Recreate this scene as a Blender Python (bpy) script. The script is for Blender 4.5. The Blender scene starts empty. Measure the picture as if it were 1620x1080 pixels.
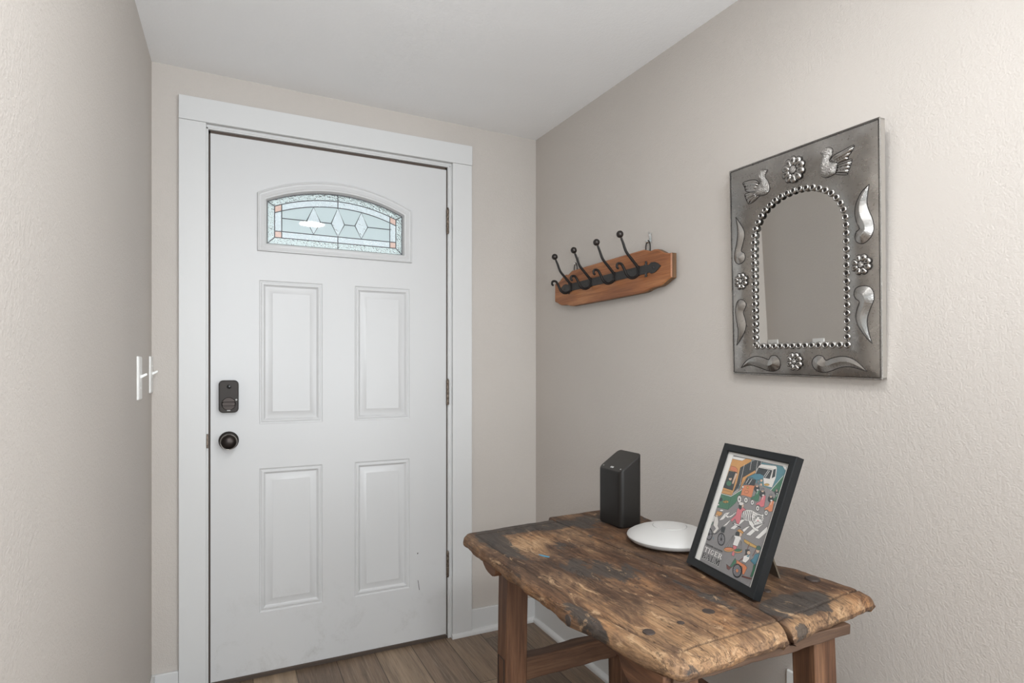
import bpy, bmesh, math, random
from mathutils import Vector, Matrix, Euler, noise
R = math.radians
SC = bpy.context.scene
COL = SC.collection

# ------------------------------------------------------------------ camera
F_PX, CX, CY, CZ, YAW, HORIZON = 920.48, 0.0682, -2.4167, 1.175, 0.4499, 583.83
cam_data = bpy.data.cameras.new('camera'); cam = bpy.data.objects.new('camera', cam_data); COL.objects.link(cam)
cam.location = (CX, CY, CZ); cam.rotation_euler = (math.pi/2, 0, -YAW)
cam_data.sensor_width = 36.0; cam_data.lens = F_PX*36.0/1620.0
cam_data.shift_y = (HORIZON-540.0)/1620.0
cam_data.clip_start = 0.02
SC.camera = cam

# ------------------------------------------------------------------ view, world, lights
SC.view_settings.view_transform = 'Standard'; SC.view_settings.look = 'None'
SC.view_settings.gamma = 1.0; SC.view_settings.use_curve_mapping = False
SC.view_settings.exposure = 0.02
W = bpy.data.worlds.new('sky'); SC.world = W; W.use_nodes = True
bg = W.node_tree.nodes['Background']; bg.inputs[0].default_value = (0.80, 0.90, 0.93, 1); bg.inputs[1].default_value = 0.95

def area(name, loc, target, sx, sy, power, color):
    d = bpy.data.lights.new(name, 'AREA'); d.shape = 'RECTANGLE'; d.size = sx; d.size_y = sy; d.energy = power; d.color = color
    o = bpy.data.objects.new(name, d); COL.objects.link(o); o.location = loc
    o.rotation_euler = (Vector(target)-Vector(loc)).to_track_quat('-Z', 'Y').to_euler(); return o
# added unseen fill lights from the right, the rear and overhead, plus the photographer's flash bounced off the ceiling
area('right_fill', (1.40, -3.45, 1.3), (-.18, -2.6, 2.2), 1.3, 1.4, 47, (0.93, 0.98, 1.02))  # added fill to brighten the left wall, no window known there
area('rear_fill', (-0.3, -5.35, 1.05), (-0.2, 0, 1.2), 2.6, 1.9, 38, (0.93, 0.98, 1.02))  # added fill from behind the camera, lifts the lower door
area('overhead_fill', (.10, -3.45, 2.13), (.10, -3.05, 0), .35, .35, 30, (0.94, 0.98, 1.01))  # invented overhead source, added to even out the side walls
area('bounce_flash', (.02, -2.80, 1.25), (.10, -2.40, 2.24), .4, .4, 22, (0.93, 0.985, 1.04))
LAMP = (0.58, -1.88)        # round ceiling lamp over the entry
LAMP_STRENGTH = 100.0

# ------------------------------------------------------------------ node helpers
class NT:
    def __init__(s, name):
        s.m = bpy.data.materials.new(name); s.m.use_nodes = True; s.t = s.m.node_tree
        s.b = s.t.nodes['Principled BSDF']; s.out = s.t.nodes['Material Output']
    def n(s, typ, **kw):
        x = s.t.nodes.new(typ)
        for k, v in kw.items(): setattr(x, k, v)
        return x
    def l(s, a, b): s.t.links.new(a, b)
    def set(s, **kw):
        names = dict(col='Base Color', rough='Roughness', metal='Metallic', ior='IOR', trans='Transmission Weight', spec='Specular IOR Level', coat='Coat Weight', coat_r='Coat Roughness', sheen='Sheen Weight')
        for k, v in kw.items():
            s.b.inputs[names[k]].default_value = (*v, 1) if k == 'col' else v
        return s
    def coord(s, scale=(1,1,1), out='Object', loc=(0,0,0)):
        c = s.n('ShaderNodeTexCoord'); m = s.n('ShaderNodeMapping'); m.inputs['Scale'].default_value = scale; m.inputs['Location'].default_value = loc
        s.l(c.outputs[out], m.inputs[0]); return m.outputs[0]
    def noise(s, vec, scale, detail=3, rough=.5, dist=0.0):
        x = s.n('ShaderNodeTexNoise'); s.l(vec, x.inputs['Vector']); x.inputs['Scale'].default_value = scale
        x.inputs['Detail'].default_value = detail; x.inputs['Roughness'].default_value = rough; x.inputs['Distortion'].default_value = dist
        return x.outputs[0]
    def ramp(s, fac, stops, interp='LINEAR'):
        x = s.n('ShaderNodeValToRGB'); x.color_ramp.interpolation = interp; e = x.color_ramp.elements
        while len(e) < len(stops): e.new(.5)
        for k, (p, c) in zip(e, stops):
            k.position = p; k.color = (*c, 1) if isinstance(c, tuple) else (c, c, c, 1)
        s.l(fac, x.inputs[0]); return x.outputs[0]
    def mix(s, fac, a, b, mode='MIX'):
        x = s.n('ShaderNodeMix', data_type='RGBA', blend_type=mode)
        for i, v in ((0, fac), (6, a), (7, b)):
            if isinstance(v, (int, float)): x.inputs[i].default_value = v
            elif isinstance(v, tuple): x.inputs[i].default_value = (*v, 1)
            else: s.l(v, x.inputs[i])
        return x.outputs[2]
    def math(s, op, a, b=0.0, c=None):
        x = s.n('ShaderNodeMath', operation=op)
        for i, v in enumerate((a, b) if c is None else (a, b, c)):
            if isinstance(v, (int, float)): x.inputs[i].default_value = v
            else: s.l(v, x.inputs[i])
        return x.outputs[0]
    def bump(s, h, strength, dist, prev=None):
        x = s.n('ShaderNodeBump'); x.inputs['Strength'].default_value = strength; x.inputs['Distance'].default_value = dist
        s.l(h, x.inputs['Height'])
        if prev: s.l(prev, x.inputs['Normal'])
        s.l(x.outputs[0], s.b.inputs['Normal']); return x.outputs[0]
    def color(s, c): s.l(c, s.b.inputs['Base Color'])
    def rough(s, r): s.l(r, s.b.inputs['Roughness'])
M = {}
def plain(name, col, rough=.5, metal=0.0, **kw):
    t = NT(name); t.set(col=col, rough=rough, metal=metal, **kw); M[name] = t.m; return t

# painted drywall with an orange-peel roller texture
def wall_mat(name, col, sc=95, st=.55):
    t = plain(name, col, .62); v = t.coord()
    a = t.noise(v, sc, 2.5, .55); b = t.noise(v, sc*.32, 2, .5)
    h = t.math('ADD', a, t.math('MULTIPLY', b, .9))
    t.bump(h, st, .0022)
    big = t.noise(v, 1.7, 2)
    t.color(t.mix(t.ramp(big, [(.35, 0.0), (.7, 1.0)]), tuple(c*.97 for c in col), tuple(min(1, c*1.02) for c in col)))
wall_mat('wall_paint', (0.55, 0.507, 0.467), 250, .5)
wall_mat('ceiling_paint', (0.90, 0.90, 0.90), 130, .35)
# white enamel on wood trim
t = plain('trim_paint', (0.66, 0.66, 0.655), .38); v = t.coord((1, 1, .25)); t.bump(t.noise(v, 70, 3), .12, .001)
sm = t.noise(t.coord(), 26, 6, .7); t.color(t.mix(t.ramp(sm, [(.66, 0.0), (.76, 1.0)]), (0.66, 0.66, 0.655), (0.66, 0.65, 0.63)))
# door enamel with scuffs toward the bottom
t = plain('door_paint', (0.62, 0.62, 0.62), .34); v = t.coord()
t.bump(t.noise(t.coord((1, 1, .08)), 300, 2), .04, .0006)
sx = t.n('ShaderNodeSeparateXYZ'); t.l(v, sx.inputs[0])
low = t.ramp(sx.outputs[2], [(.08, 1.0), (.42, 0.0)])
scf = t.ramp(t.noise(v, 9, 8, .72, .4), [(.52, 0.0), (.74, 1.0)])
fine = t.ramp(t.noise(v, 160, 4, .7), [(.48, 0.0), (.64, 1.0)])
t.color(t.mix(t.math('MULTIPLY', t.math('MULTIPLY', low, scf), t.math('MULTIPLY_ADD', fine, .5, .35)), (0.62, 0.62, 0.62), (0.42, 0.41, 0.39)))
plain('gap_dark', (0.03, 0.025, 0.022), .8)
plain('weatherstrip', (0.085, 0.062, 0.049), .7)
t = plain('bronze', (0.030, 0.025, 0.022), .45, .4, spec=.35); t.bump(t.noise(t.coord(), 400, 2), .06, .0005)
plain('bronze_dark', (0.035, 0.028, 0.025), .32, .85)
plain('bronze_edge', (0.30, 0.27, 0.24), .25, 1.0)
t = plain('hinge_metal', (0.2, 0.16, 0.13), .45, .9); nz = t.noise(t.coord(), 180, 4, .7); t.color(t.ramp(nz, [(.35, (0.09, 0.068, 0.054)), (.75, (0.34, 0.28, 0.23))]))
t = plain('iron', (0.022, 0.019, 0.018), .42, .55); t.bump(t.noise(t.coord(), 220, 4, .6), .35, .001)
t = plain('iron_plate', (0.055, 0.053, 0.052), .5, .5); t.bump(t.noise(t.coord(), 130, 4, .6), .5, .002)
t = plain('iron_ball', (0.05, 0.043, 0.04), .36, .7); t.bump(t.noise(t.coord(), 260, 4, .6), .2, .0008)
plain('zinc', (0.72, 0.72, 0.70), .22, 1.0)
plain('plastic_white', (0.84, 0.84, 0.82), .3)
plain('disc_white', (0.54, 0.53, 0.515), .5)
t = plain('speaker_black', (0.013, 0.0112, 0.0098), .45, spec=.35); t.bump(t.noise(t.coord(), 900, 2), .08, .0003)
t = plain('speaker_top', (0.030, 0.027, 0.024), .5)
plain('grey_mark', (0.45, 0.45, 0.44), .5)
plain('lens_black', (0.01, 0.01, 0.01), .08)
plain('lead', (0.12, 0.125, 0.135), .4, .8)
t = plain('black_frame', (0.008, 0.009, 0.010), .30, 0, spec=.35); t.bump(t.noise(t.coord((1, 1, 1)), 160, 3), .05, .0004)
plain('card_white', (0.80, 0.78, 0.74), .6)
plain('board_backing', (0.10, 0.075, 0.05), .8)
# glass
def glass(name, col, rough, bs=None, bd=.001, str_=.4):
    t = plain(name, col, rough, 0, trans=1.0, ior=1.45)
    if bs: t.bump(t.noise(t.coord(), bs, 3, .6), str_, bd)
    return t
glass('frosted_glass', (0.80, 0.86, 0.86), .6)
t = glass('hammered_glass', (0.94, 0.99, 0.97), .08); vo = t.n('ShaderNodeTexVoronoi'); vo.inputs['Scale'].default_value = 170; t.l(t.coord(), vo.inputs[0]); t.bump(vo.outputs[0], .9, .004)
glass('bevel_glass', (0.93, 0.96, 0.98), .03, 34, .02, .8)
glass('rose_glass', (0.93, 0.60, 0.50), .2, 150, .003, .6)
def thin_glass(name, gain=1.0):      # a thin flat sheet: clear with a Fresnel sheen
    t = NT(name); M[name] = t.m; fr = t.n('ShaderNodeFresnel'); ge = t.n('ShaderNodeNewGeometry'); t.l(t.math('MULTIPLY_ADD', ge.outputs['Backfacing'], 1/1.42-1.42, 1.42), fr.inputs[0])
    tr = t.n('ShaderNodeBsdfTransparent'); gl = t.n('ShaderNodeBsdfGlossy'); gl.inputs['Roughness'].default_value = .01; mx = t.n('ShaderNodeMixShader')
    t.l(t.math('MULTIPLY', fr.outputs[0], gain), mx.inputs[0]); t.l(tr.outputs[0], mx.inputs[1]); t.l(gl.outputs[0], mx.inputs[2]); t.l(mx.outputs[0], t.out.inputs[0])
thin_glass('picture_glass', .7); thin_glass('clear_pane', .8)
plain('mirror_silver', (0.80, 0.795, 0.78), .012, 1.0)
# hammered tin of the mirror frame
t = plain('tin', (0.46, 0.445, 0.43), .33, 1.0); v = t.coord()
a = t.noise(v, 9, 3, .55, .3); b = t.noise(v, 90, 3, .6)
t.color(t.mix(t.ramp(b, [(.66, 0.0), (.8, 1.0)]), t.ramp(a, [(.3, (0.31, 0.293, 0.275)), (.75, (0.48, 0.46, 0.435))]), (0.16, 0.13, 0.11)))
t.rough(t.math('MULTIPLY_ADD', b, .08, .24)); t.bump(t.noise(v, 18, 2), .2, .004)
t = plain('tin_relief', (0.47, 0.455, 0.44), .27, 1.0); v = t.coord(); b = t.noise(v, 160, 4, .7)
t.color(t.mix(t.ramp(b, [(.6, 0.0), (.75, 1.0)]), (0.42, 0.405, 0.385), (0.18, 0.16, 0.145))); t.bump(t.noise(v, 260, 2), .25, .0012)
t = plain('tin_stipple', (0.45, 0.43, 0.41), .3, 1.0); v = t.coord(); vo = t.n('ShaderNodeTexVoronoi'); vo.inputs['Scale'].default_value = 420; t.l(v, vo.inputs[0])
t.bump(vo.outputs[0], .8, .0025); t.color(t.ramp(vo.outputs[0], [(.1, (0.2, 0.185, 0.17)), (.5, (0.48, 0.46, 0.44))]))
plain('tin_incised', (0.035, 0.03, 0.028), .5, .6)
t = plain('tin_side', (0.60, 0.585, 0.56), .36, 1.0); t.bump(t.noise(t.coord(), 40, 3), .12, .002)
# rack board: reddish varnished hardwood, grain along its length
def board_wood(name, cols, gax, rough=.42):
    t = plain(name, cols[1], rough); sc = [26, 26, 26]; sc[gax] = 2.2
    v = t.coord(tuple(sc)); a = t.noise(v, 1.0, 6, .62, .8)
    sc2 = [240, 240, 240]; sc2[gax] = 9; f = t.noise(t.coord(tuple(sc2)), 1.0, 3, .6)
    c = t.ramp(a, [(.28, cols[0]), (.5, cols[1]), (.74, cols[2])])
    t.color(t.mix(t.ramp(f, [(.35, .45), (.6, 0.0)]), c, cols[0])); t.bump(f, .25, .0012); return t
board_wood('rack_wood', ((0.15, 0.05, 0.018), (0.36, 0.135, 0.048), (0.52, 0.24, 0.10)), 1)
board_wood('rack_edge', ((0.09, 0.045, 0.022), (0.18, 0.095, 0.045), (0.34, 0.22, 0.11)), 2, .7)
board_wood('leg_wood', ((0.045, 0.018, 0.009), (0.135, 0.060, 0.029), (0.27, 0.135, 0.07)), 2, .55)
board_wood('rail_wood', ((0.055, 0.025, 0.014), (0.135, 0.065, 0.034), (0.22, 0.12, 0.066)), 0, .6)
board_wood('cleat_wood', ((0.05, 0.027, 0.017), (0.12, 0.066, 0.039), (0.20, 0.12, 0.075)), 0, .65)
board_wood('apron_wood', ((0.05, 0.022, 0.012), (0.15, 0.066, 0.032), (0.26, 0.13, 0.066)), 1, .6)
plain('nail_iron', (0.060, 0.044, 0.037), .6, .3)
plain('old_blue_paint', (0.06, 0.26, 0.40), .6)

# worn table boards: grey-black patina rubbed through to brown and pale wood
t = NT('table_wood'); M['table_wood'] = t.m
at = t.n('ShaderNodeVertexColor'); at.layer_name = 'wear'; sep = t.n('ShaderNodeSeparateColor'); t.l(at.outputs[0], sep.inputs[0])
groove, pale, dark = sep.outputs[0], sep.outputs[1], sep.outputs[2]
g1 = t.noise(t.coord((16, 8, 16)), 1.0, 10, .74, 1.0)
g2 = t.noise(t.coord((60, 5, 60), loc=(3, 1, 2)), 1.0, 6, .65, .5)
g3 = t.noise(t.coord((260, 16, 260)), 1.0, 3, .6)
mm = t.math('ADD', t.math('MULTIPLY', g1, .70), t.math('MULTIPLY', g2, .30))
mm = t.math('ADD', mm, t.math('MULTIPLY_ADD', pale, .15, -.005))
base = t.ramp(mm, [(.40, (0.050, 0.028, 0.018)), (.49, (0.100, 0.055, 0.032)), (.57, (0.185, 0.108, 0.062)), (.66, (0.32, 0.188, 0.098)), (.78, (0.50, 0.325, 0.185))])
warm = t.noise(t.coord((7, 4, 7), loc=(9, 4, 0)), 1.0, 4, .6)
base = t.mix(t.ramp(warm, [(.48, 0.0), (.68, .55)]), base, t.mix(1.0, base, (1.0, .72, .48), 'MULTIPLY'))
pat = t.noise(t.coord((15, 7, 15), loc=(1.7, .6, 0)), 1.0, 9, .72, .9)
pm = t.math('ADD', pat, t.math('MULTIPLY', dark, .30)); pm = t.math('SUBTRACT', pm, t.math('MULTIPLY', pale, .14))
base = t.mix(t.ramp(pm, [(.575, 0.0), (.615, .9)]), base, t.mix(g2, (0.030, 0.026, 0.024), (0.085, 0.075, 0.066)))
base = t.mix(t.ramp(g3, [(.36, .5), (.55, 0.0)]), base, (0.04, 0.022, 0.014))
base = t.mix(t.math('MULTIPLY', groove, .8), base, (0.03, 0.02, 0.015))
ck = t.noise(t.coord((16, 2.2, 16), loc=(0, 5, 0)), 1.0, 5, .6, .6)
ckl = t.math('ABSOLUTE', t.math('SUBTRACT', ck, .5)); ckm = t.ramp(ckl, [(.001, 1.0), (.006, 0.0)])
base = t.mix(t.math('MULTIPLY', ckm, .5), base, (0.02, 0.013, 0.01))
fl = t.noise(t.coord((34, 15, 34), loc=(2, 8, 5)), 1.0, 7, .72, .8)
base = t.mix(t.ramp(t.math('ADD', fl, t.math('MULTIPLY', pale, .05)), [(.60, 0.0), (.68, .75)]), base, (0.47, 0.31, 0.18))
fd = t.noise(t.coord((30, 11, 30), loc=(7, 3, 1)), 1.0, 7, .74, .8)
base = t.mix(t.ramp(t.math('ADD', fd, t.math('MULTIPLY', dark, .06)), [(.60, 0.0), (.66, .8)]), base, (0.032, 0.026, 0.023))
t.color(base); t.set(rough=.62, spec=.35)
hh = t.math('ADD', t.math('MULTIPLY', g2, .6), t.math('MULTIPLY', g3, .35)); hh = t.math('SUBTRACT', hh, t.math('MULTIPLY', ckm, .8))
hh = t.math('ADD', hh, t.math('MULTIPLY', g1, .7)); t.bump(hh, .6, .0035)

# vinyl plank floor, planks running toward the door
t = NT('plank_floor'); M['plank_floor'] = t.m; v = t.coord(); s = t.n('ShaderNodeSeparateXYZ'); t.l(v, s.inputs[0])
PW = 0.1535; xi = t.math('DIVIDE', t.math('ADD', s.outputs[0], 10*PW-0.757), PW); ix = t.math('FLOOR', xi); fx = t.math('FRACT', xi)
wn = t.n('ShaderNodeTexWhiteNoise', noise_dimensions='1D'); t.l(ix, wn.inputs['W'])
yy = t.math('DIVIDE', t.math('ADD', s.outputs[1], t.math('MULTIPLY_ADD', wn.outputs[0], 1.2, 6.0)), 1.21); iy = t.math('FLOOR', yy); fy = t.math('FRACT', yy)
cb = t.n('ShaderNodeCombineXYZ'); t.l(ix, cb.inputs[0]); t.l(iy, cb.inputs[1])
w2 = t.n('ShaderNodeTexWhiteNoise', noise_dimensions='2D'); t.l(cb.outputs[0], w2.inputs['Vector'])
off = t.n('ShaderNodeVectorMath', operation='ADD'); t.l(v, off.inputs[0])
sc_ = t.n('ShaderNodeVectorMath', operation='SCALE'); t.l(w2.outputs[1], sc_.inputs[0]); sc_.inputs['Scale'].default_value = 9.0; t.l(sc_.outputs[0], off.inputs[1])
mp = t.n('ShaderNodeMapping'); mp.inputs['Scale'].default_value = (17, 1.5, 1); t.l(off.outputs[0], mp.inputs[0])
mp2 = t.n('ShaderNodeMapping'); mp2.inputs['Scale'].default_value = (230, 7, 1); t.l(off.outputs[0], mp2.inputs[0])
ga = t.noise(mp.outputs[0], 1.0, 5, .6, 1.6); gb = t.noise(mp2.outputs[0], 1.0, 4, .65)
tone = t.ramp(w2.outputs[0], [(0.0, (0.15, 0.105, 0.075)), (.35, (0.27, 0.19, 0.128)), (.6, (0.19, 0.132, 0.094)), (1.0, (0.40, 0.29, 0.195))])
gcol = t.mix(t.ramp(ga, [(.35, .55), (.62, 0.0)]), tone, (0.075, 0.05, 0.036))
gcol = t.mix(t.ramp(gb, [(.54, 0.0), (.72, .6)]), gcol, (0.36, 0.29, 0.225))
gcol = t.mix(t.ramp(gb, [(.28, .6), (.44, 0.0)]), gcol, (0.06, 0.042, 0.032))
ex = t.math('MINIMUM', fx, t.math('SUBTRACT', 1.0, fx)); ey = t.math('MULTIPLY', t.math('MINIMUM', fy, t.math('SUBTRACT', 1.0, fy)), 7.9)
sm = t.ramp(t.math('MINIMUM', ex, ey), [(.006, 1.0), (.016, 0.0)])
t.color(t.mix(t.math('MULTIPLY', sm, .75), gcol, (0.025, 0.017, 0.012))); t.set(rough=.42, spec=.4)
t.bump(t.math('SUBTRACT', t.math('MULTIPLY', gb, .3), sm), .35, .0012)
t = plain('concrete', (0.42, 0.40, 0.38), .9)
# printed card: colours come from the vertex colours of its shapes
t = NT('print_ink'); M['print_ink'] = t.m; a = t.n('ShaderNodeVertexColor'); a.layer_name = 'ink'; t.color(a.outputs[0]); t.set(rough=.55)
# lamp diffuser
t = plain('lamp_diffuser', (0.9, 0.9, 0.88), .4); t.b.inputs['Emission Color'].default_value = (0.98, 0.985, 0.97, 1); t.b.inputs['Emission Strength'].default_value = LAMP_STRENGTH

# ------------------------------------------------------------------ mesh helpers
class MB:
    def __init__(s): s.v = []; s.f = []; s.mi = []; s.att = None
    def add(s, verts, faces, mi=0):
        o = len(s.v); s.v += [tuple(p) for p in verts]; s.f += [tuple(i+o for i in f) for f in faces]; s.mi += [mi]*len(faces)
    def box(s, lo, hi, mi=0):
        (a, b, c), (d, e, f) = lo, hi
        s.add([(a,b,c),(d,b,c),(d,e,c),(a,e,c),(a,b,f),(d,b,f),(d,e,f),(a,e,f)], [(0,3,2,1),(4,5,6,7),(0,1,5,4),(1,2,6,5),(2,3,7,6),(3,0,4,7)], mi)
    def loft(s, rings, closed=True, caps=True, mi=0):
        n = len(rings[0]); v = [p for r in rings for p in r]; f = []
        for i in range(len(rings)-1):
            for j in range(n if closed else n-1):
                k = (j+1) % n; f.append((i*n+j, i*n+k, (i+1)*n+k, (i+1)*n+j))
        if caps: f.append(tuple(reversed(range(n)))); f.append(tuple(range((len(rings)-1)*n, len(rings)*n)))
        s.add(v, f, mi)
    def tube(s, pts, r, n=10, mi=0, caps=True, close=False):
        pts = [Vector(p) for p in pts]; m = len(pts); rings = []; a = None
        for i, p in enumerate(pts):
            if close: d = pts[(i+1) % m]-pts[i-1]
            else: d = pts[min(i+1, m-1)]-pts[max(i-1, 0)]
            d.normalize()
            if a is None: a = d.cross(Vector((0,0,1)) if abs(d.z) < .9 else Vector((0,1,0)))
            a2 = a-d*a.dot(d); a = (a2 if a2.length > 1e-5 else d.orthogonal()).normalized(); b = a.cross(d).normalized()
            rr = r[i] if isinstance(r, (list, tuple)) else r
            rings.append([p+a*(rr*math.cos(2*math.pi*k/n))+b*(rr*math.sin(2*math.pi*k/n)) for k in range(n)])
        if close: rings.append(rings[0])
        s.loft(rings, True, caps and not close, mi)
    def lathe(s, prof, n=32, axis='z', o=(0,0,0), mi=0):
        rings = []
        for r, h in prof:
            r = max(r, 1e-5); ring = []
            for k in range(n):
                c, q = r*math.cos(2*math.pi*k/n), r*math.sin(2*math.pi*k/n)
                ring.append({'z': (o[0]+c, o[1]+q, o[2]+h), 'y': (o[0]+c, o[1]+h, o[2]+q), 'x': (o[0]+h, o[1]+c, o[2]+q)}[axis])
            rings.append(ring)
        s.loft(rings, True, True, mi)
    def prism(s, poly, y0, y1, plane='xz', mi=0, side_mi=None):
        def P(p, y): return {'xz': (p[0], y, p[1]), 'yz': (y, p[0], p[1]), 'xy': (p[0], p[1], y)}[plane]
        n = len(poly); s.add([P(p, y0) for p in poly]+[P(p, y1) for p in poly], [tuple(range(n)), tuple(reversed(range(n, 2*n)))], mi)
        o = len(s.v)-2*n; f = [tuple(o+i for i in (j, j+n, (j+1) % n+n, (j+1) % n)) for j in range(n)]; s.f += f; s.mi += [mi if side_mi is None else side_mi]*n
    def columns(s, xs, lo, hi, y0, y1, mi=0):
        v = []; f = []
        for x in xs: v += [(x, y0, lo(x)), (x, y0, hi(x)), (x, y1, hi(x)), (x, y1, lo(x))]
        n = len(xs)
        for i in range(n-1):
            a, b = 4*i, 4*i+4
            for j in range(4): k = (j+1) % 4; f.append((a+j, b+j, b+k, a+k))
        f.append((0,1,2,3)); f.append(tuple(4*(n-1)+j for j in (3,2,1,0))); s.add(v, f, mi)
    def build(s, name, mats, parent=None, origin=(0,0,0), smooth=40, bevel=None, seg=2, recalc=True):
        ox = Vector(origin); me = bpy.data.meshes.new(name)
        me.from_pydata([tuple(Vector(p)-ox) for p in s.v], [], s.f)
        for m in (mats if isinstance(mats, (list, tuple)) else [mats]): me.materials.append(M[m])
        for p, k in zip(me.polygons, s.mi): p.material_index = k
        if recalc:
            bm = bmesh.new(); bm.from_mesh(me); bmesh.ops.recalc_face_normals(bm, faces=bm.faces); bm.to_mesh(me); bm.free()
        if smooth:
            me.polygons.foreach_set('use_smooth', [True]*len(me.polygons)); me.set_sharp_from_angle(angle=R(smooth))
        o = bpy.data.objects.new(name, me); COL.objects.link(o)
        if parent: o.parent = parent
        else: o.location = origin
        if bevel:
            b = o.modifiers.new('bevel', 'BEVEL'); b.width = bevel; b.segments = seg; b.limit_method = 'ANGLE'; b.angle_limit = R(40); b.harden_normals = False
        return o
def thing(name, loc, label, cat, group=None, mat=None):
    o = bpy.data.objects.new(name, None); COL.objects.link(o); o.empty_display_size = .05
    if mat is None: o.location = loc
    else: o.matrix_world = mat
    tag(o, label, cat, group); return o
def tag(o, label, cat, group=None):
    o['label'] = label; o['category'] = cat
    if group: o['group'] = group
def struct(o, label=None):
    o['kind'] = 'structure'
    if label: o['label'] = label
    return o
def rrect(cx, cz, w, h, r, n=6):
    out = []
    for sx, sz, a0 in ((1,1,0), (-1,1,90), (-1,-1,180), (1,-1,270)):
        for k in range(n+1):
            a = R(a0+90*k/n); out.append((cx+sx*(w/2-r)+r*math.cos(a), cz+sz*(h/2-r)+r*math.sin(a)))
    return out
def lerp(a, b, t): return a+(b-a)*t
def catmull(pts, n=6):
    pts = [Vector(p) for p in pts]; out = []
    for i in range(len(pts)-1):
        p0, p1, p2, p3 = pts[max(i-1,0)], pts[i], pts[i+1], pts[min(i+2, len(pts)-1)]
        for k in range(n):
            t = k/n; out.append(.5*((2*p1)+(p2-p0)*t+(2*p0-5*p1+4*p2-p3)*t*t+(3*p1-p0-3*p2+p3)*t**3))
    return out+[pts[-1]]
# ------------------------------------------------------------------ measured outlines (metres; poster in millimetres)
MIR = {"C":[1.3272,-1.4281,1.4372],"A":[0.0,0.9997,0.02431],"U":[-0.05289,-0.02428,0.99831],"W":0.4141,"H":0.5593}
LEAF = [[[0.1841,0.1503],[0.1703,0.1322],[0.1577,0.1122],[0.1544,0.0973],[0.1596,0.0777],[0.1669,0.0563],[0.1582,0.0488],[0.1548,0.0368],[0.1608,0.0254],[0.1746,0.0211],[0.1872,0.0274],[0.1928,0.0395],[0.1908,0.0559],[0.1838,0.0777],[0.179,0.0976],[0.179,0.1183],[0.1823,0.1375]],[[0.1908,-0.2007],[0.1848,-0.1775],[0.1852,-0.1522],[0.1911,-0.1267],[0.1926,-0.1034],[0.1879,-0.0848],[0.1754,-0.0757],[0.1612,-0.0785],[0.1537,-0.0895],[0.1576,-0.1016],[0.1631,-0.1116],[0.1582,-0.1284],[0.1556,-0.1472],[0.1618,-0.1677],[0.1754,-0.1862]],[[0.1773,-0.2632],[0.1558,-0.2427],[0.1299,-0.2313],[0.1051,-0.2328],[0.0834,-0.2391],[0.0761,-0.2299],[0.062,-0.2287],[0.0506,-0.2376],[0.0476,-0.2493],[0.0533,-0.2624],[0.0698,-0.2695],[0.0912,-0.2681],[0.1155,-0.2606],[0.1406,-0.2549],[0.1613,-0.2582]],[[-0.1859,0.1441],[-0.1804,0.1104],[-0.1842,0.09],[-0.1919,0.0688],[-0.1941,0.047],[-0.1868,0.0288],[-0.1726,0.0186],[-0.1591,0.0229],[-0.153,0.0336],[-0.1564,0.0462],[-0.1648,0.0526],[-0.1567,0.0701],[-0.1531,0.0888],[-0.1563,0.1081],[-0.1676,0.1292]],[[-0.1886,-0.2023],[-0.1726,-0.182],[-0.1584,-0.1593],[-0.1532,-0.1408],[-0.1559,-0.1247],[-0.1619,-0.109],[-0.1528,-0.1002],[-0.1487,-0.0897],[-0.153,-0.078],[-0.1676,-0.0734],[-0.1838,-0.0771],[-0.1925,-0.0898],[-0.1927,-0.1075],[-0.1853,-0.1267],[-0.1799,-0.1463],[-0.1809,-0.1703]],[[-0.1767,-0.2632],[-0.1596,-0.2446],[-0.1386,-0.2325],[-0.1168,-0.2297],[-0.0943,-0.234],[-0.0795,-0.2393],[-0.0713,-0.2299],[-0.0571,-0.2278],[-0.0449,-0.2375],[-0.0432,-0.2507],[-0.0517,-0.2637],[-0.0684,-0.2689],[-0.0893,-0.2648],[-0.1121,-0.2566],[-0.134,-0.2532],[-0.1553,-0.2569]]]
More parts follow.
